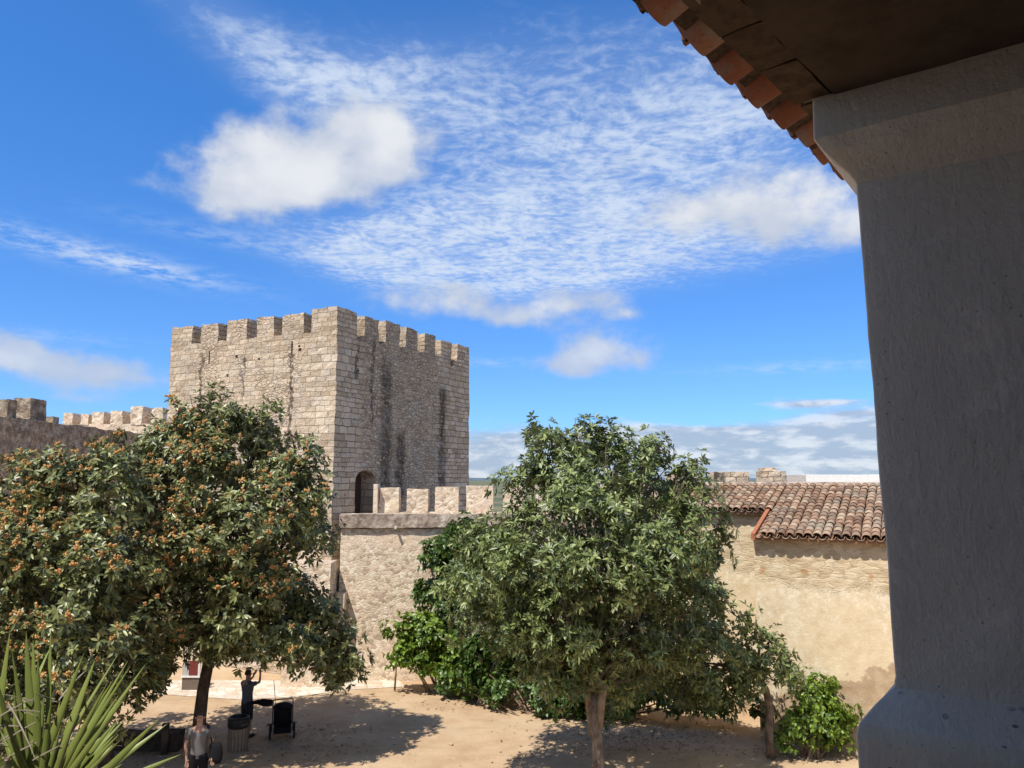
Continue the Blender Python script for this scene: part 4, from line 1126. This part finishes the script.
# ------------------------------------------------------------------ porch with the flared pillar, where the picture was taken from
def porch():
    P0 = at(873, 400, 2.0); P0 = Vector((P0.x, P0.y, 0))
    ga = math.radians(41.1); g = Vector((math.sin(ga), math.cos(ga), 0)); o_ = Vector((-g.y, g.x, 0))
    rz = math.atan2(g.y, g.x)
    t = thing('porch', 'shaded whitewashed porch with a flared pillar and clay tile eaves in the foreground', 'porch', P0, rz)
    RM = Matrix.Translation(P0) @ Matrix.Rotation(rz, 4, 'Z'); RI = RM.inverted()
    cl = RI @ CAM                                            # camera in porch coordinates (x = along, y = outward)
    # pillar, square with rounded corners, swelling at head and foot
    ga2 = math.radians(36.0); rz2 = PI / 2 - ga2
    PM = Matrix.Translation(P0) @ Matrix.Rotation(rz2, 4, 'Z'); PI_ = PM.inverted()
    pc = PI_ @ CAM
    prof = []
    for (x, y) in [(812, 99), (812, 118), (812.5, 140), (822, 152), (836, 165), (847, 174), (855, 184), (858, 215), (862, 260), (867, 330), (873, 400), (880, 480), (887, 570), (892, 640), (895, 676), (893.5, 687), (876, 704), (859, 723), (856, 731), (855, 736), (856, 752), (857, 768), (858, 830)]:
        d = PI_.to_3x3() @ ray(x, y)
        # the visible edge lies in the vertical plane through the corner at 45 degrees: point (-e, +e)
        s = -(pc.x + pc.y) / (d.x + d.y)
        q = pc + d * s
        prof.append((q.y, q.z))
    prof.sort(key=lambda a: a[1])
    zs = [a[1] for a in prof]; es = [a[0] for a in prof]
    W_, T_, R_ = .62, .50, .007
    ztop = zs[-1]; zlow = zs[0]
    nz = 190; ring = []
    zz = np.unique(np.concatenate([np.linspace(zlow, ztop, nz), np.array(zs)])); nz = len(zz); ee = np.interp(zz, zs, es)
    ker = np.array([1, 2, 1]) / 4.0
    mb = MB(); per = None
    for z, e in zip(zz, ee):
        x0, x1, y0, y1 = -e, T_ + e, -W_ - e, e
        pts = []
        ns = 26
        for (cx, cy, a0, ex, ey) in ((x1 - R_, y1 - R_, 0, x0 + R_, y1), (x0 + R_, y1 - R_, 90, x0, y0 + R_), (x0 + R_, y0 + R_, 180, x1 - R_, y0), (x1 - R_, y0 + R_, 270, x1, y1 - R_)):
            for k in range(5):
                q = math.radians(a0 + 90 * k / 4); pts.append((cx + R_ * math.cos(q), cy + R_ * math.sin(q)))
            lx_, ly_ = pts[-1]
            for k in range(1, ns): pts.append((lx_ + (ex - lx_) * k / ns, ly_ + (ey - ly_) * k / ns))
        per = len(pts)
        for (x, y) in pts:
            p = Vector((x, y, z)); mb.v.append(tuple(p + mnoise.noise_vector(p * 5.0) * .004 + mnoise.noise_vector(p * 17.0) * .0009))
    for i in range(nz - 1):
        for k in range(per):
            k2 = (k + 1) % per
            mb.f.append((i * per + k, i * per + k2, (i + 1) * per + k2, (i + 1) * per + k))
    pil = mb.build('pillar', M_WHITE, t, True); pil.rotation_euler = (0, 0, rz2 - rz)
    pil.data.set_sharp_from_angle(angle=math.radians(17))
    print('porch cam local', cl, 'ztop', ztop - H, 'zlow', zlow - H, 'flare', max(es), es[0])
    zc = ztop - .005
    ecap = ee[-1]
    M_CEIL = plain('dark_brown_ceiling', (.105, .075, .052), .95, .1, var=.4, scale=7)  # plain dark brown, mottled by noise
    # ceiling, back wall, floor, end walls
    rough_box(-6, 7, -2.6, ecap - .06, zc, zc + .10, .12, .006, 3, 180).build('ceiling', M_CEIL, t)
    mb = MB(); mb.box(-6, 7, -2.8, -2.6, 0, zc + .3); mb.box(-6.2, -6, -2.8, .0, 0, zc + .3); mb.box(7, 7.2, -2.8, 0, 0, zc + .3); mb.box(-3.6, -3.05, .02, 4.6, 0, H + 1.05); mb.build('wall', M_PORCH, t)  # last box: unseen wing wall, added to block sky light from the pillar
    zf = H - 1.62
    mb = MB(); mb.box(-6, 7, -2.6, -.3, zf - .2, zf); mb.build('floor', plain('porch_floor', (.20, .13, .09), .8), t)
    zp = zlow + .02
    mb = rough_box(-6, 7, -.55, -.02, -.1, zp - .06, .5, .01, 1, 170)
    mb.build('parapet', M_PORCH, t)
    mb = rough_box(-6, 7, -.62, .115, zp - .06, zp, .12, .006, 2, 171)
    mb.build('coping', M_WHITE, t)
    # second pillar down the gallery
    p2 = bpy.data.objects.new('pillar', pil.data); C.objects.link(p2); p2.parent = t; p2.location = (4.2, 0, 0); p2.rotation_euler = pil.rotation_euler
    p3 = bpy.data.objects.new('pillar', pil.data); C.objects.link(p3); p3.parent = t; p3.location = (-2.98, 0, 0); p3.rotation_euler = pil.rotation_euler  # unseen pillar added left of the view to cut sky light
    # eave: tip line found from the tile ends
    c_ = 1.112 * EAVE_K
    yo = c_ * math.cos(ga) * .945 + cl.y                         # outward offset of tile tips
    zt = H + .871 * c_
    # tile column phase: a channel tip at pixel (756,102)
    d = RI.to_3x3() @ ray(756, 102); s = (yo - cl.y) / d.y; ph = (cl + d * s).x
    d = RI.to_3x3() @ ray(727.5, 76); s = (yo - cl.y) / d.y; ph2 = (cl + d * s).x
    pit = abs(ph - ph2)
    print('eave', yo, zt - H, 'pitch', pit, 'z check', (cl + d * s).z - H, 'zc', zc - H, 'ecap', ecap)
    M_ET = terracotta('eave_tile', [(.1, (.22, .08, .042)), (.5, (.30, .115, .06)), (.9, (.37, .165, .09))], .6, .15)
    slope = .32
    down = Vector((0, 1, -slope)).normalized(); along = Vector((1, 0, 0)); up = Vector((0, slope, 1)).normalized()
    rnd = random.Random(3)
    mb = MB(); plug = MB(); rl = .33
    ncols = int(11 / pit); k0 = int(5.4 / pit)
    r = pit * .50
    tipc = Vector((ph, yo, zt))
    for c in range(-k0, ncols - k0):
        for cover in (False, True):
            for k in range(7):
                jx = rnd.uniform(-.006, .006)
                L = rl * 1.3
                tip = tipc + along * (c * pit + (pit / 2 if cover else 0) + jx) - down * (k * rl + (.0 if not cover else -.016) + rnd.uniform(-.008, .008))
                tip = tip + up * (r * .66 + (-.012 if cover else .0) + k * .004)
                x_ = (down * 1.0 - up * .04 + along * rnd.uniform(-.02, .02)).normalized()
                z_ = (up - x_ * up.dot(x_)).normalized(); y_ = z_.cross(x_)
                M = Matrix((x_, y_, z_)).transposed().to_4x4(); M.translation = tip - x_ * L
                tile(mb, M, r * (.86 if cover else .82), r * (1.0 if cover else .74), L, cover, 12, .013)
                if cover and k == 0:
                    # mortar packed under the end of the cover tile
                    n_ = 8; pf = []; rr = r * .93
                    for xx in (L - .012 - rnd.uniform(0, .02), L - .20):
                        for q in range(n_ + 1):
                            a_ = PI * q / n_; pf.append(M @ Vector((xx, rr * math.cos(a_), rr * math.sin(a_) * .84 - .012)))
                    plug.add(pf, [tuple(range(n_ + 1)), tuple(range(2 * n_ + 1, n_, -1)), (0, n_, 2 * n_ + 1, n_ + 1)] + [(q, q + n_ + 1, q + n_ + 2, q + 1) for q in range(n_)])
    mb.build('roof_tiles', M_ET, t, True)
    plug.build('mortar_packing', plain('dark_mortar', (.17, .115, .075), .95, .1, var=.6, scale=60), t)
    # brick course under the tiles, mortared
    mb = MB(); rb = random.Random(6); x = -6.0
    by0, by1 = ecap - .055, ecap + .035
    while x < 7:
        w = rb.uniform(.20, .26)
        rough_box(x + .006, x + w - .006, by0, by1 + rb.uniform(-.012, .012), zc + .004, zc + .055, .05, .006, 8, rb.randint(1, 99), mb)
        x += w
    mb.build('brick_course', plain('old_brick', (.13, .085, .055), .95, .1, var=.5, scale=22), t)
    mb = rough_box(-6, 7, by0 + .01, by1 - .014, zc + .012, zc + .05, .05, .008, 9, 177)
    rough_box(-6, 7, by0 + .02, by1 + .016, zc + .052, zc + .125, .035, .016, 11, 178, mb)
    mb.build('mortar_bed', plain('mortar', (.34, .28, .21), .95, .1, scale=20), t)
    # roof deck above the ceiling so that the porch is closed from above
    mb = MB(); v = []
    for x in (-6, 7):
        for y, zq in ((by1 - .02, zc + .05), (-2.8, zc + .05 + (by1 + 2.8) * slope)):
            for dz in (0, .04): v.append((x, y, zq + dz))
    mb.add(v, [(0, 1, 3, 2), (4, 6, 7, 5), (0, 4, 5, 1), (2, 3, 7, 6), (0, 2, 6, 4), (1, 5, 7, 3)])
    mb.build('roof_deck', M_CEIL, t)
EAVE_K = 1.09
porch()

# ------------------------------------------------------------------ people
def skin_mesh(name, joints, edges, mat, parent, sub=1, root=0):
    me = bpy.data.meshes.new(name)
    me.from_pydata([j[0] for j in joints], edges, [])
    o = bpy.data.objects.new(name, me); C.objects.link(o)
    o.modifiers.new('s', 'SKIN')
    sv = me.skin_vertices[0].data
    for i, j in enumerate(joints):
        r = j[1]; sv[i].radius = r if hasattr(r, '__len__') else (r, r); sv[i].use_root = (i == root)
    m = o.modifiers.new('d', 'SUBSURF'); m.levels = sub; m.render_levels = sub
    dg = bpy.context.evaluated_depsgraph_get(); dg.update()
    me2 = bpy.data.meshes.new_from_object(o.evaluated_get(dg)); me2.name = name
    bpy.data.objects.remove(o); bpy.data.meshes.remove(me)
    me2.polygons.foreach_set('use_smooth', [True] * len(me2.polygons))
    return link_mesh(name, me2, mat, parent)

M_SKIN = plain('skin', (.36, .21, .145), .6, .3, var=.08)
def hand(J, E, wrist, dirv, side):
    """five short chains rooted in the palm"""
    J0 = len(J); d = Vector(dirv).normalized(); w = Vector(J[wrist][0])
    a = d.cross(Vector((0, 1, 0)));  a = a.normalized() if a.length > .1 else Vector((1, 0, 0))
    palm = w + d * .07; J.append((palm, (.034, .02))); E.append((wrist, J0))
    for k, (s, ln) in enumerate(((-.028, .062), (-.009, .078), (.010, .085), (.028, .075))):
        i = len(J); J.append((palm + d * .035 + a * s, .009)); E.append((J0, i))
        J.append((palm + d * (.035 + ln * .55) + a * s * 1.15 + Vector((0, -.006, 0)), .008)); E.append((i, i + 1))
        J.append((palm + d * (.035 + ln) + a * s * 1.1 + Vector((0, -.018, 0)), .007)); E.append((i + 1, i + 2))
    i = len(J); J.append((w + d * .055 + a * (-.040 * side), .010)); E.append((J0, i))
    J.append((w + d * .095 + a * (-.062 * side), .009)); E.append((i, i + 1))

def person(label, base, rz, h, arms, mats, bald=False, short=False, lean=0.0):
    t = thing('person', label, 'person', base, rz)
    s = h / 1.75
    V = lambda x, y, z: Vector((x * s, y * s, z * s))
    # figure faces -y
    J = [(V(0, 0, .93), (.155 * s, .11 * s)), (V(0, .01, 1.08), (.135 * s, .10 * s)), (V(0, .01, 1.28), (.165 * s, .115 * s)), (V(0, .015, 1.42), (.12 * s, .085 * s)), (V(0, .01, 1.50), .055 * s),
         (V(0, -.005, 1.57), (.066 * s, .075 * s)), (V(0, -.005, 1.66), (.076 * s, .092 * s)), (V(0, .005, 1.735), (.05 * s, .06 * s)),
         (V(-.10, 0, .86), .092 * s), (V(-.105, -.01, .50), .062 * s), (V(-.11, .02, .09), .042 * s), (V(-.12, -.13, .035), (.042 * s, .03 * s)),
         (V(.10, 0, .86), .092 * s), (V(.105, -.01, .50), .062 * s), (V(.11, .02, .09), .042 * s), (V(.12, -.13, .035), (.042 * s, .03 * s))]
    E = [(0, 1), (1, 2), (2, 3), (3, 4), (4, 5), (5, 6), (6, 7), (0, 8), (8, 9), (9, 10), (10, 11), (0, 12), (12, 13), (13, 14), (14, 15)]
    for sd, (sh, el, wr, hd) in zip((-1, 1), arms):
        i = len(J)
        J.append((V(*sh), .052 * s)); E.append((3, i))
        J.append((V(*el), .040 * s)); E.append((i, i + 1))
        J.append((V(*wr), .028 * s)); E.append((i + 1, i + 2))
        hand(J, E, i + 2, V(*hd), sd)
    body = skin_mesh('body', J, E, mats['skin'], t, 1)
    # face: nose, ears, eyes and mouth on the head
    mb = MB()
    mb.tube([V(0, -.085, 1.655), V(0, -.112, 1.625), V(0, -.092, 1.612)], [.010 * s, .017 * s, .010 * s], 6)
    for e in (-1, 1): mb.tube([V(e * .074, .0, 1.66), V(e * .088, .012, 1.64), V(e * .076, .005, 1.615)], [.012 * s, .018 * s, .010 * s], 6)
    mb.build('face_features', mats['skin'], t, True)
    mb = MB()
    for e in (-1, 1): mb.lathe([(.001, -.008), (.009, -.004), (.011, 0), (.009, .004), (.001, .008)], 8, Matrix.Translation(V(e * .03, -.088, 1.66)))
    mb.build('eyes', plain('eye_dark', (.05, .04, .035), .4), t, True)
    mb = MB(); mb.tube([V(-.025, -.080, 1.588), V(0, -.090, 1.586), V(.025, -.080, 1.588)], [.004, .006, .004], 6)
    mb.build('mouth', plain('lips', (.32, .14, .11), .6), t, True)
    # hair cap
    mb = MB(); n = 16
    for i in range(9):
        ph = .02 + i * (PI * .60) / 8
        for k in range(n):
            q = 2 * PI * k / n
            back = max(0, math.sin(q)); lim = 1.0 if math.sin(q) > -.25 else .62
            p_ = ph * lim
            mb.v.append(tuple(V(.088 * math.sin(p_) * math.cos(q), .008 + .104 * math.sin(p_) * math.sin(q), 1.668 + .100 * math.cos(p_))))
    for i in range(8):
        for k in range(n): mb.f.append((i * n + k, i * n + (k + 1) % n, (i + 1) * n + (k + 1) % n, (i + 1) * n + k))
    mb.build('hair', mats['hair'], t, True)
    # shirt: torso and sleeves just outside the body
    g = .012
    A_ = [(V(0, 0, .82), (.172 * s + g, .125 * s + g)), (V(0, .005, .95), (.172 * s + g, .125 * s + g)), (V(0, .01, 1.08), (.150 * s + g, .112 * s + g)), (V(0, .01, 1.28), (.172 * s + g, .122 * s + g)), (V(0, .015, 1.42), (.128 * s + g, .092 * s + g)), (V(0, .012, 1.475), (.066 * s, .062 * s))]
    B_ = [(0, 1), (1, 2), (2, 3), (3, 4), (4, 5)]
    for (sh, el, wr, hd) in arms:
        i = len(A_); m = Vector(sh).lerp(Vector(el), .72)
        A_.append((V(*sh), .062 * s + g * .6)); B_.append((4, i)); A_.append((V(*m), .056 * s + g * .6)); B_.append((i, i + 1))
    skin_mesh('shirt', A_, B_, mats['shirt'], t, 1)
    kz = .42 if short else .07
    A_ = [(V(0, 0, 1.06), (.150 * s + g, .115 * s + g)), (V(0, 0, .90), (.168 * s + g, .122 * s + g))]; B_ = [(0, 1)]
    for e in (-1, 1):
        i = len(A_); A_.append((V(e * .10, 0, .82), .098 * s + g)); B_.append((1, i)); A_.append((V(e * .107, -.008, .50), .070 * s + g)); B_.append((i, i + 1))
        if not short: A_.append((V(e * .11, .018, .08), .055 * s + g)); B_.append((i + 1, i + 2))
        else: A_.append((V(e * .107, -.008, .46), .070 * s + g)); B_.append((i + 1, i + 2))
    skin_mesh('shorts' if short else 'trousers', A_, B_, mats['legs'], t, 1)
    mb = MB()
    for e in (-1, 1): mb.tube([V(e * .11, .07, .045), V(e * .112, .0, .05), V(e * .12, -.12, .04), V(e * .122, -.19, .032)], [.045 * s, .052 * s, .050 * s, .028 * s], 10)
    for q in (0, 1): pass
    mb.build('shoes', plain('shoe_dark', (.045, .04, .038), .7), t, True)
    return t

M_HAIR = plain('dark_hair', (.045, .03, .022), .7); M_GREYSHIRT = plain('grey_shirt', (.12, .112, .112), .9, var=.12, scale=5); M_BLACK = plain('black_cloth', (.012, .012, .014), .9, .1)
M_BLUETOP = plain('blue_grey_top', (.10, .115, .15), .9); M_NAVY = plain('dark_shorts', (.025, .026, .032), .9)
pb = at(200.5, 712, 16.44)
person('person in a grey shirt and black trousers standing before the fruit tree trunk', (pb.x, 16.44, 0), math.radians(8), 1.75,
       [((-.185, .015, 1.40), (-.255, .03, 1.12), (-.215, -.05, .90), (.15, -.25, -1)), ((.185, .015, 1.40), (.26, .03, 1.13), (.275, -.05, .92), (.1, -.2, -1))],
       dict(skin=M_SKIN, hair=M_HAIR, shirt=M_GREYSHIRT, legs=M_BLACK))
# bag hanging at the same person's side
def bag():
    c = Vector((pb.x + .33, 16.46, .98))
    t = thing('shoulder_bag', 'black shoulder bag hanging at the side of the person in the grey shirt', 'bag', (c.x, c.y, c.z - .22))
    mb = MB(); n = 14
    prof = [(.02, -.20), (.10, -.195), (.125, -.12), (.13, 0), (.115, .10), (.08, .155), (.02, .165)]
    M = Matrix.Translation((0, 0, .22)) @ Matrix.Diagonal((1.15, .55, 1.12, 1))
    mb.lathe(prof, 18, M); mb.build('bag_body', M_BLACK, t, True)
    mb = MB(); mb.tube([(-.08, 0, .40), (-.12, -.02, .58), (-.17, -.03, .74), (-.20, .0, .76), (-.16, .10, .66), (-.06, .06, .40)], .014, 6)
    mb.build('strap', M_BLACK, t, True)
bag()
qb = gnd(246, 737)
person('person in a blue grey top with one arm raised, standing behind the litter bin', (qb.x, qb.y, 0), math.radians(150), 1.62,
       [((-.18, .01, 1.40), (-.33, -.10, 1.45), (-.22, -.22, 1.60), (.5, -.3, .8)), ((.18, .01, 1.40), (.27, -.12, 1.30), (.10, -.25, 1.50), (-.3, -.3, .9))],
       dict(skin=M_SKIN, hair=M_HAIR, shirt=M_BLUETOP, legs=M_NAVY), short=True)

# ------------------------------------------------------------------ litter bin, pushchair, stake, stall, kerb
def litter_bin():
    b = gnd(237.5, 750); t = thing('litter_bin', 'round litter bin with a black lid and pale slatted body under the tree', 'bin', (b.x, b.y, 0))
    mb = MB(); mb.lathe([(.20, 0), (.215, .02), (.225, .50), (.225, .54)], 24); mb.build('body', plain('bin_slats', (.25, .20, .14), .8), t, True)
    mb = MB()
    for k in range(18):
        q = 2 * PI * k / 18; M = Matrix.Rotation(q, 4, 'Z') @ Matrix.Translation((.226, 0, 0))
        mb.box(-.006, .010, -.028, .028, .03, .53, M)
    mb.build('slats', plain('bin_wood', (.24, .19, .135), .8), t)
    mb = MB(); mb.lathe([(.235, .53), (.255, .56), (.26, .72), (.245, .76), (.20, .775), (.185, .75), (.18, .60)], 24); mb.build('lid', plain('bin_black', (.018, .018, .02), .5), t, True)
    mb = MB(); mb.box(.17, .28, -.10, .10, .60, .66, Matrix.Rotation(math.radians(-40), 4, 'Z')); mb.build('ashtray', plain('bin_steel', (.06, .055, .05), .5), t)
litter_bin()

def pushchair():
    b = gnd(282, 737); t = thing('pushchair', 'black pushchair parked in the tree shade with a dark cloth over its handle', 'pushchair', (b.x, b.y, 0), math.radians(-165))
    M_F = plain('pushchair_frame', (.05, .05, .055), .4, .5); M_C = plain('pushchair_fabric', (.014, .014, .016), .9, .1); M_R = plain('tyre_rubber', (.02, .02, .02), .8)
    def wheel(x, y, r, w):
        mb = MB(); M = Matrix.Translation((x, y, r)) @ Matrix.Rotation(PI / 2, 4, 'Y')
        mb.lathe([(r * .78, -w / 2), (r * .95, -w / 2), (r, -w / 4), (r, w / 4), (r * .95, w / 2), (r * .78, w / 2), (r * .76, 0)], 20, M)
        wo = mb.build('wheel', M_R, t, True)
        mb = MB(); mb.lathe([(.02, -w / 2), (.025, w / 2)], 10, M)
        for k in range(6):
            q = PI * k / 6; d = Vector((0, math.cos(q), math.sin(q))) * r * .8
            mb.tube([Vector((x, y, r)) - d, Vector((x, y, r)) + d], .006, 5)
        mb.build('rim', M_F, wo)
    for e in (-1, 1):
        wheel(e * .29, .12, .19, .05); wheel(e * .20, -.42, .11, .04)
    mb = MB()
    for e in (-1, 1):
        mb.tube([(e * .24, .30, .98), (e * .24, .22, .72), (e * .24, .05, .40), (e * .20, -.42, .14)], .014, 8)
        mb.tube([(e * .26, .12, .20), (e * .24, .10, .48)], .014, 8); mb.tube([(e * .27, .12, .19), (e * .20, -.40, .16)], .011, 8)
    mb.tube([(-.24, .30, .98), (0, .32, 1.0), (.24, .30, .98)], .018, 8); mb.tube([(-.29, .12, .19), (.29, .12, .19)], .012, 8)
    mb.build('frame', M_F, t, True)
    mb = MB()
    sec = [(-.02, .30), (.02, .42), (.10, .62), (.17, .80)]
    for i, (y, z) in enumerate(sec):
        for x, dy in ((-.22, -.05), (-.12, .01), (0, .025), (.12, .01), (.22, -.05)): mb.v.append((x, y + dy, z))
    for (y, z) in [(-.09, .31), (-.05, .43), (.03, .62), (.10, .79)]:
        for x, dy in ((-.22, -.05), (-.12, .01), (0, .02), (.12, .01), (.22, -.05)): mb.v.append((x, y + dy, z))
    for i in range(3):
        for k in range(4):
            a = i * 5 + k; mb.f.append((a, a + 1, a + 6, a + 5)); a += 20; mb.f.append((a, a + 5, a + 6, a + 1))
        for k in (0, 4): a = i * 5 + k; mb.f.append((a, a + 5, a + 25, a + 20))
    for k in range(4): mb.f += [(k, k + 20, k + 21, k + 1), (15 + k, 16 + k, 36 + k, 35 + k)]
    mb.build('backrest', M_C, t, True)
    mb = MB(); mb.box(-.21, .21, -.42, .0, .28, .36); mb.build('seat', M_C, t)
    mb = MB(); mb.box(-.20, .20, -.15, .20, .14, .27); mb.build('basket', M_C, t)
    # folded hood
    mb = MB(); n = 9; m_ = 8
    for i in range(n):
        q = math.radians(20 + 130 * i / (n - 1))
        for k in range(m_ + 1):
            w = PI * k / m_
            mb.v.append((.24 * math.cos(w), .02 - .26 * math.cos(q) * (.35 + .65 * math.sin(w)), .68 + .16 * math.sin(q) * (.3 + .7 * math.sin(w))))
    for i in range(n - 1):
        for k in range(m_): a = i * (m_ + 1) + k; mb.f.append((a, a + 1, a + m_ + 2, a + m_ + 1))
    mb.build('hood', M_C, t, True)
    # thin upright rod of a sunshade
    mb = MB(); mb.tube([(.17, .22, .7), (.20, .26, 1.1), (.24, .28, 1.45)], .008, 6); mb.build('shade_rod', M_F, t, True)
    tt = thing('dark_cloth', 'dark jacket draped over the left end of the pushchair handle', 'jacket', (b.x - .36, b.y - .20, .70))
    mb = MB(); nx, ny = 10, 6
    for i in range(nx + 1):
        s = i / nx
        for k in range(ny + 1):
            u = k / ny - .5
            x = .16 - .52 * s; wdt = .20 * math.sin(min(1, .35 + s) * PI * .85)
            mb.v.append((x, u * wdt * 1.2, .22 + .10 * s - .25 * s * s * .4 + .03 * math.sin(6 * u + 4 * s) - .9 * u * u * .3))
    b_ = len(mb.v)
    mb.v += [(x, y, z - .02) for (x, y, z) in mb.v]
    for i in range(nx):
        for k in range(ny):
            a = i * (ny + 1) + k; mb.f.append((a, a + ny + 1, a + ny + 2, a + 1)); mb.f.append((a + b_, a + b_ + 1, a + b_ + ny + 2, a + b_ + ny + 1))
    for i in range(nx):
        for k in (0, ny): a = i * (ny + 1) + k; mb.f.append((a, a + b_, a + b_ + ny + 1, a + ny + 1))
    for k in range(ny):
        for i in (0, nx): a = i * (ny + 1) + k; mb.f.append((a, a + 1, a + 1 + b_, a + b_))
    mb.build('fabric', M_C, tt, True)
pushchair()

def stake():
    b = gnd(394.5, 690.5); tp = at(397, 655, b.y); t = thing('garden_stake', 'thin brown wooden stake propping the yellow green shrub by the wall', 'stake', (b.x, b.y, 0))
    mb = MB(); mb.tube([(0, 0, -.1), (tp.x - b.x, 0, tp.z)], [.03, .024], 8); mb.build('pole', M_BARK_B, t, True)
stake()

def stall():
    b = gnd(191, 690.5); d = b.y
    t = thing('market_counter', 'small brown counter with a red and white front panel behind the tree trunk', 'counter', (b.x, d, 0))
    w0 = at(182, 680, d).x - b.x; w1 = at(199, 680, d).x - b.x; z1 = at(190, 677.5, d).z; z2 = at(190, 666, d).z
    mb = MB(); mb.box(w0, w1, 0, .6, 0, z1); mb.build('base', plain('brown_board', (.16, .12, .09), .8), t)
    mb = MB(); mb.box(w0 - .03, w1 + .03, -.03, .63, z1 + .002, z1 + .05); mb.build('top', plain('white_board', (.75, .73, .70), .6), t)
    wm = w0 + (w1 - w0) * .38
    mb = MB(); mb.box(w0, wm, 0, .03, z1 + .053, z2 + .15); mb.build('white_panel', plain('white_panel_paint', (.45, .42, .40), .6), t)
    mb = MB(); mb.box(wm + .01, w1 - .04, 0, .03, z1 + .053, z2 + .15); mb.build('red_panel', plain('red_panel_paint', (.17, .035, .03), .6), t)
    mb = MB(); mb.box(w1 - .04, w1 + .02, -.02, .05, z1 + .053, z2 + .15); mb.build('post', plain('white_post', (.72, .70, .66), .6), t)
stall()

def low_wall():
    a = gnd(110, 752); b = gnd(182, 748)
    t = thing('planter_wall', 'low dark stone planter wall in the tree shade at the left', 'planter', (a.x, a.y, 0))
    o = rough_box(a.x, b.x, a.y, a.y + .35, -.05, .42, .12, .04, 1.8, 201).build('stones', plain('dark_brown_stone', (.085, .065, .05), .95, .1, var=.5, scale=6), t); o.matrix_parent_inverse = Matrix.Translation((-a.x, -a.y, 0))  # dark brown stone with darker noise mottling
    mb = MB(); p = gnd(164, 754); mb.tube([p - Vector((0, 0, .05)), p + Vector((.01, 0, .68))], [.09, .085], 12)
    tt = thing('wooden_post', 'short dark post standing in front of the low planter wall', 'post', (p.x, p.y, 0))
    o = mb.build('post_shaft', M_BARK_D, tt, True); o.matrix_parent_inverse = Matrix.Translation((-p.x, -p.y, 0))
low_wall()

def loose_stones():
    rnd = random.Random(31); bm = bmesh.new()
    spots = []
    for k in range(90):
        x = rnd.uniform(400, 640); y = 690 + max(0, x - 470) * .15 + rnd.gauss(3, 4); spots.append((x, y))
    for k in range(60): spots.append((rnd.uniform(150, 780), rnd.uniform(700, 766)))
    for (x, y) in spots:
        p = gnd(x, y); r = rnd.uniform(.02, .06)
        M = Matrix.Translation(p + Vector((0, 0, r * .3))) @ Matrix.Rotation(rnd.uniform(0, 6), 4, 'Z') @ Matrix.Diagonal((r * rnd.uniform(.8, 1.5), r, r * rnd.uniform(.5, .8), 1))
        bmesh.ops.create_icosphere(bm, subdivisions=1, radius=1, matrix=M)
    for v in bm.verts: v.co += mnoise.noise_vector(v.co * 14) * .014
    me = bpy.data.meshes.new('gravel'); bm.to_mesh(me); bm.free()
    tag(link_mesh('gravel', me, plain('loose_stone', (.42, .32, .22), .95, .1, scale=9)), kind='stuff')
loose_stones()

def leaf_litter():
    rng = np.random.default_rng(77)
    pts = []
    for (cx, cy, rx, ry, n) in ((640, 735, 90, 22, 700), (300, 740, 70, 20, 350), (170, 745, 50, 20, 300), (560, 704, 100, 6, 500), (800, 754, 60, 6, 200)):
        for k in range(n):
            p = gnd(cx + rng.normal() * rx * .55, cy + rng.normal() * ry * .55)
            if p.y > 3: pts.append((p.x, p.y, .022))
    P = np.array(pts); A = rng.normal(size=P.shape) * .25; A[:, 2] += 1; A /= np.linalg.norm(A, axis=1, keepdims=True)
    m = leaf_mat('dry_fallen_leaf', (.16, .10, .055), (.30, .20, .11), (.42, .30, .18), trans=.05, rough=.8)
    o = leaves_mesh('fallen_leaves', P, A, 1, .085, .045, .1, (86, 94), rng, m, None)
    tag(o, kind='stuff')
leaf_litter()
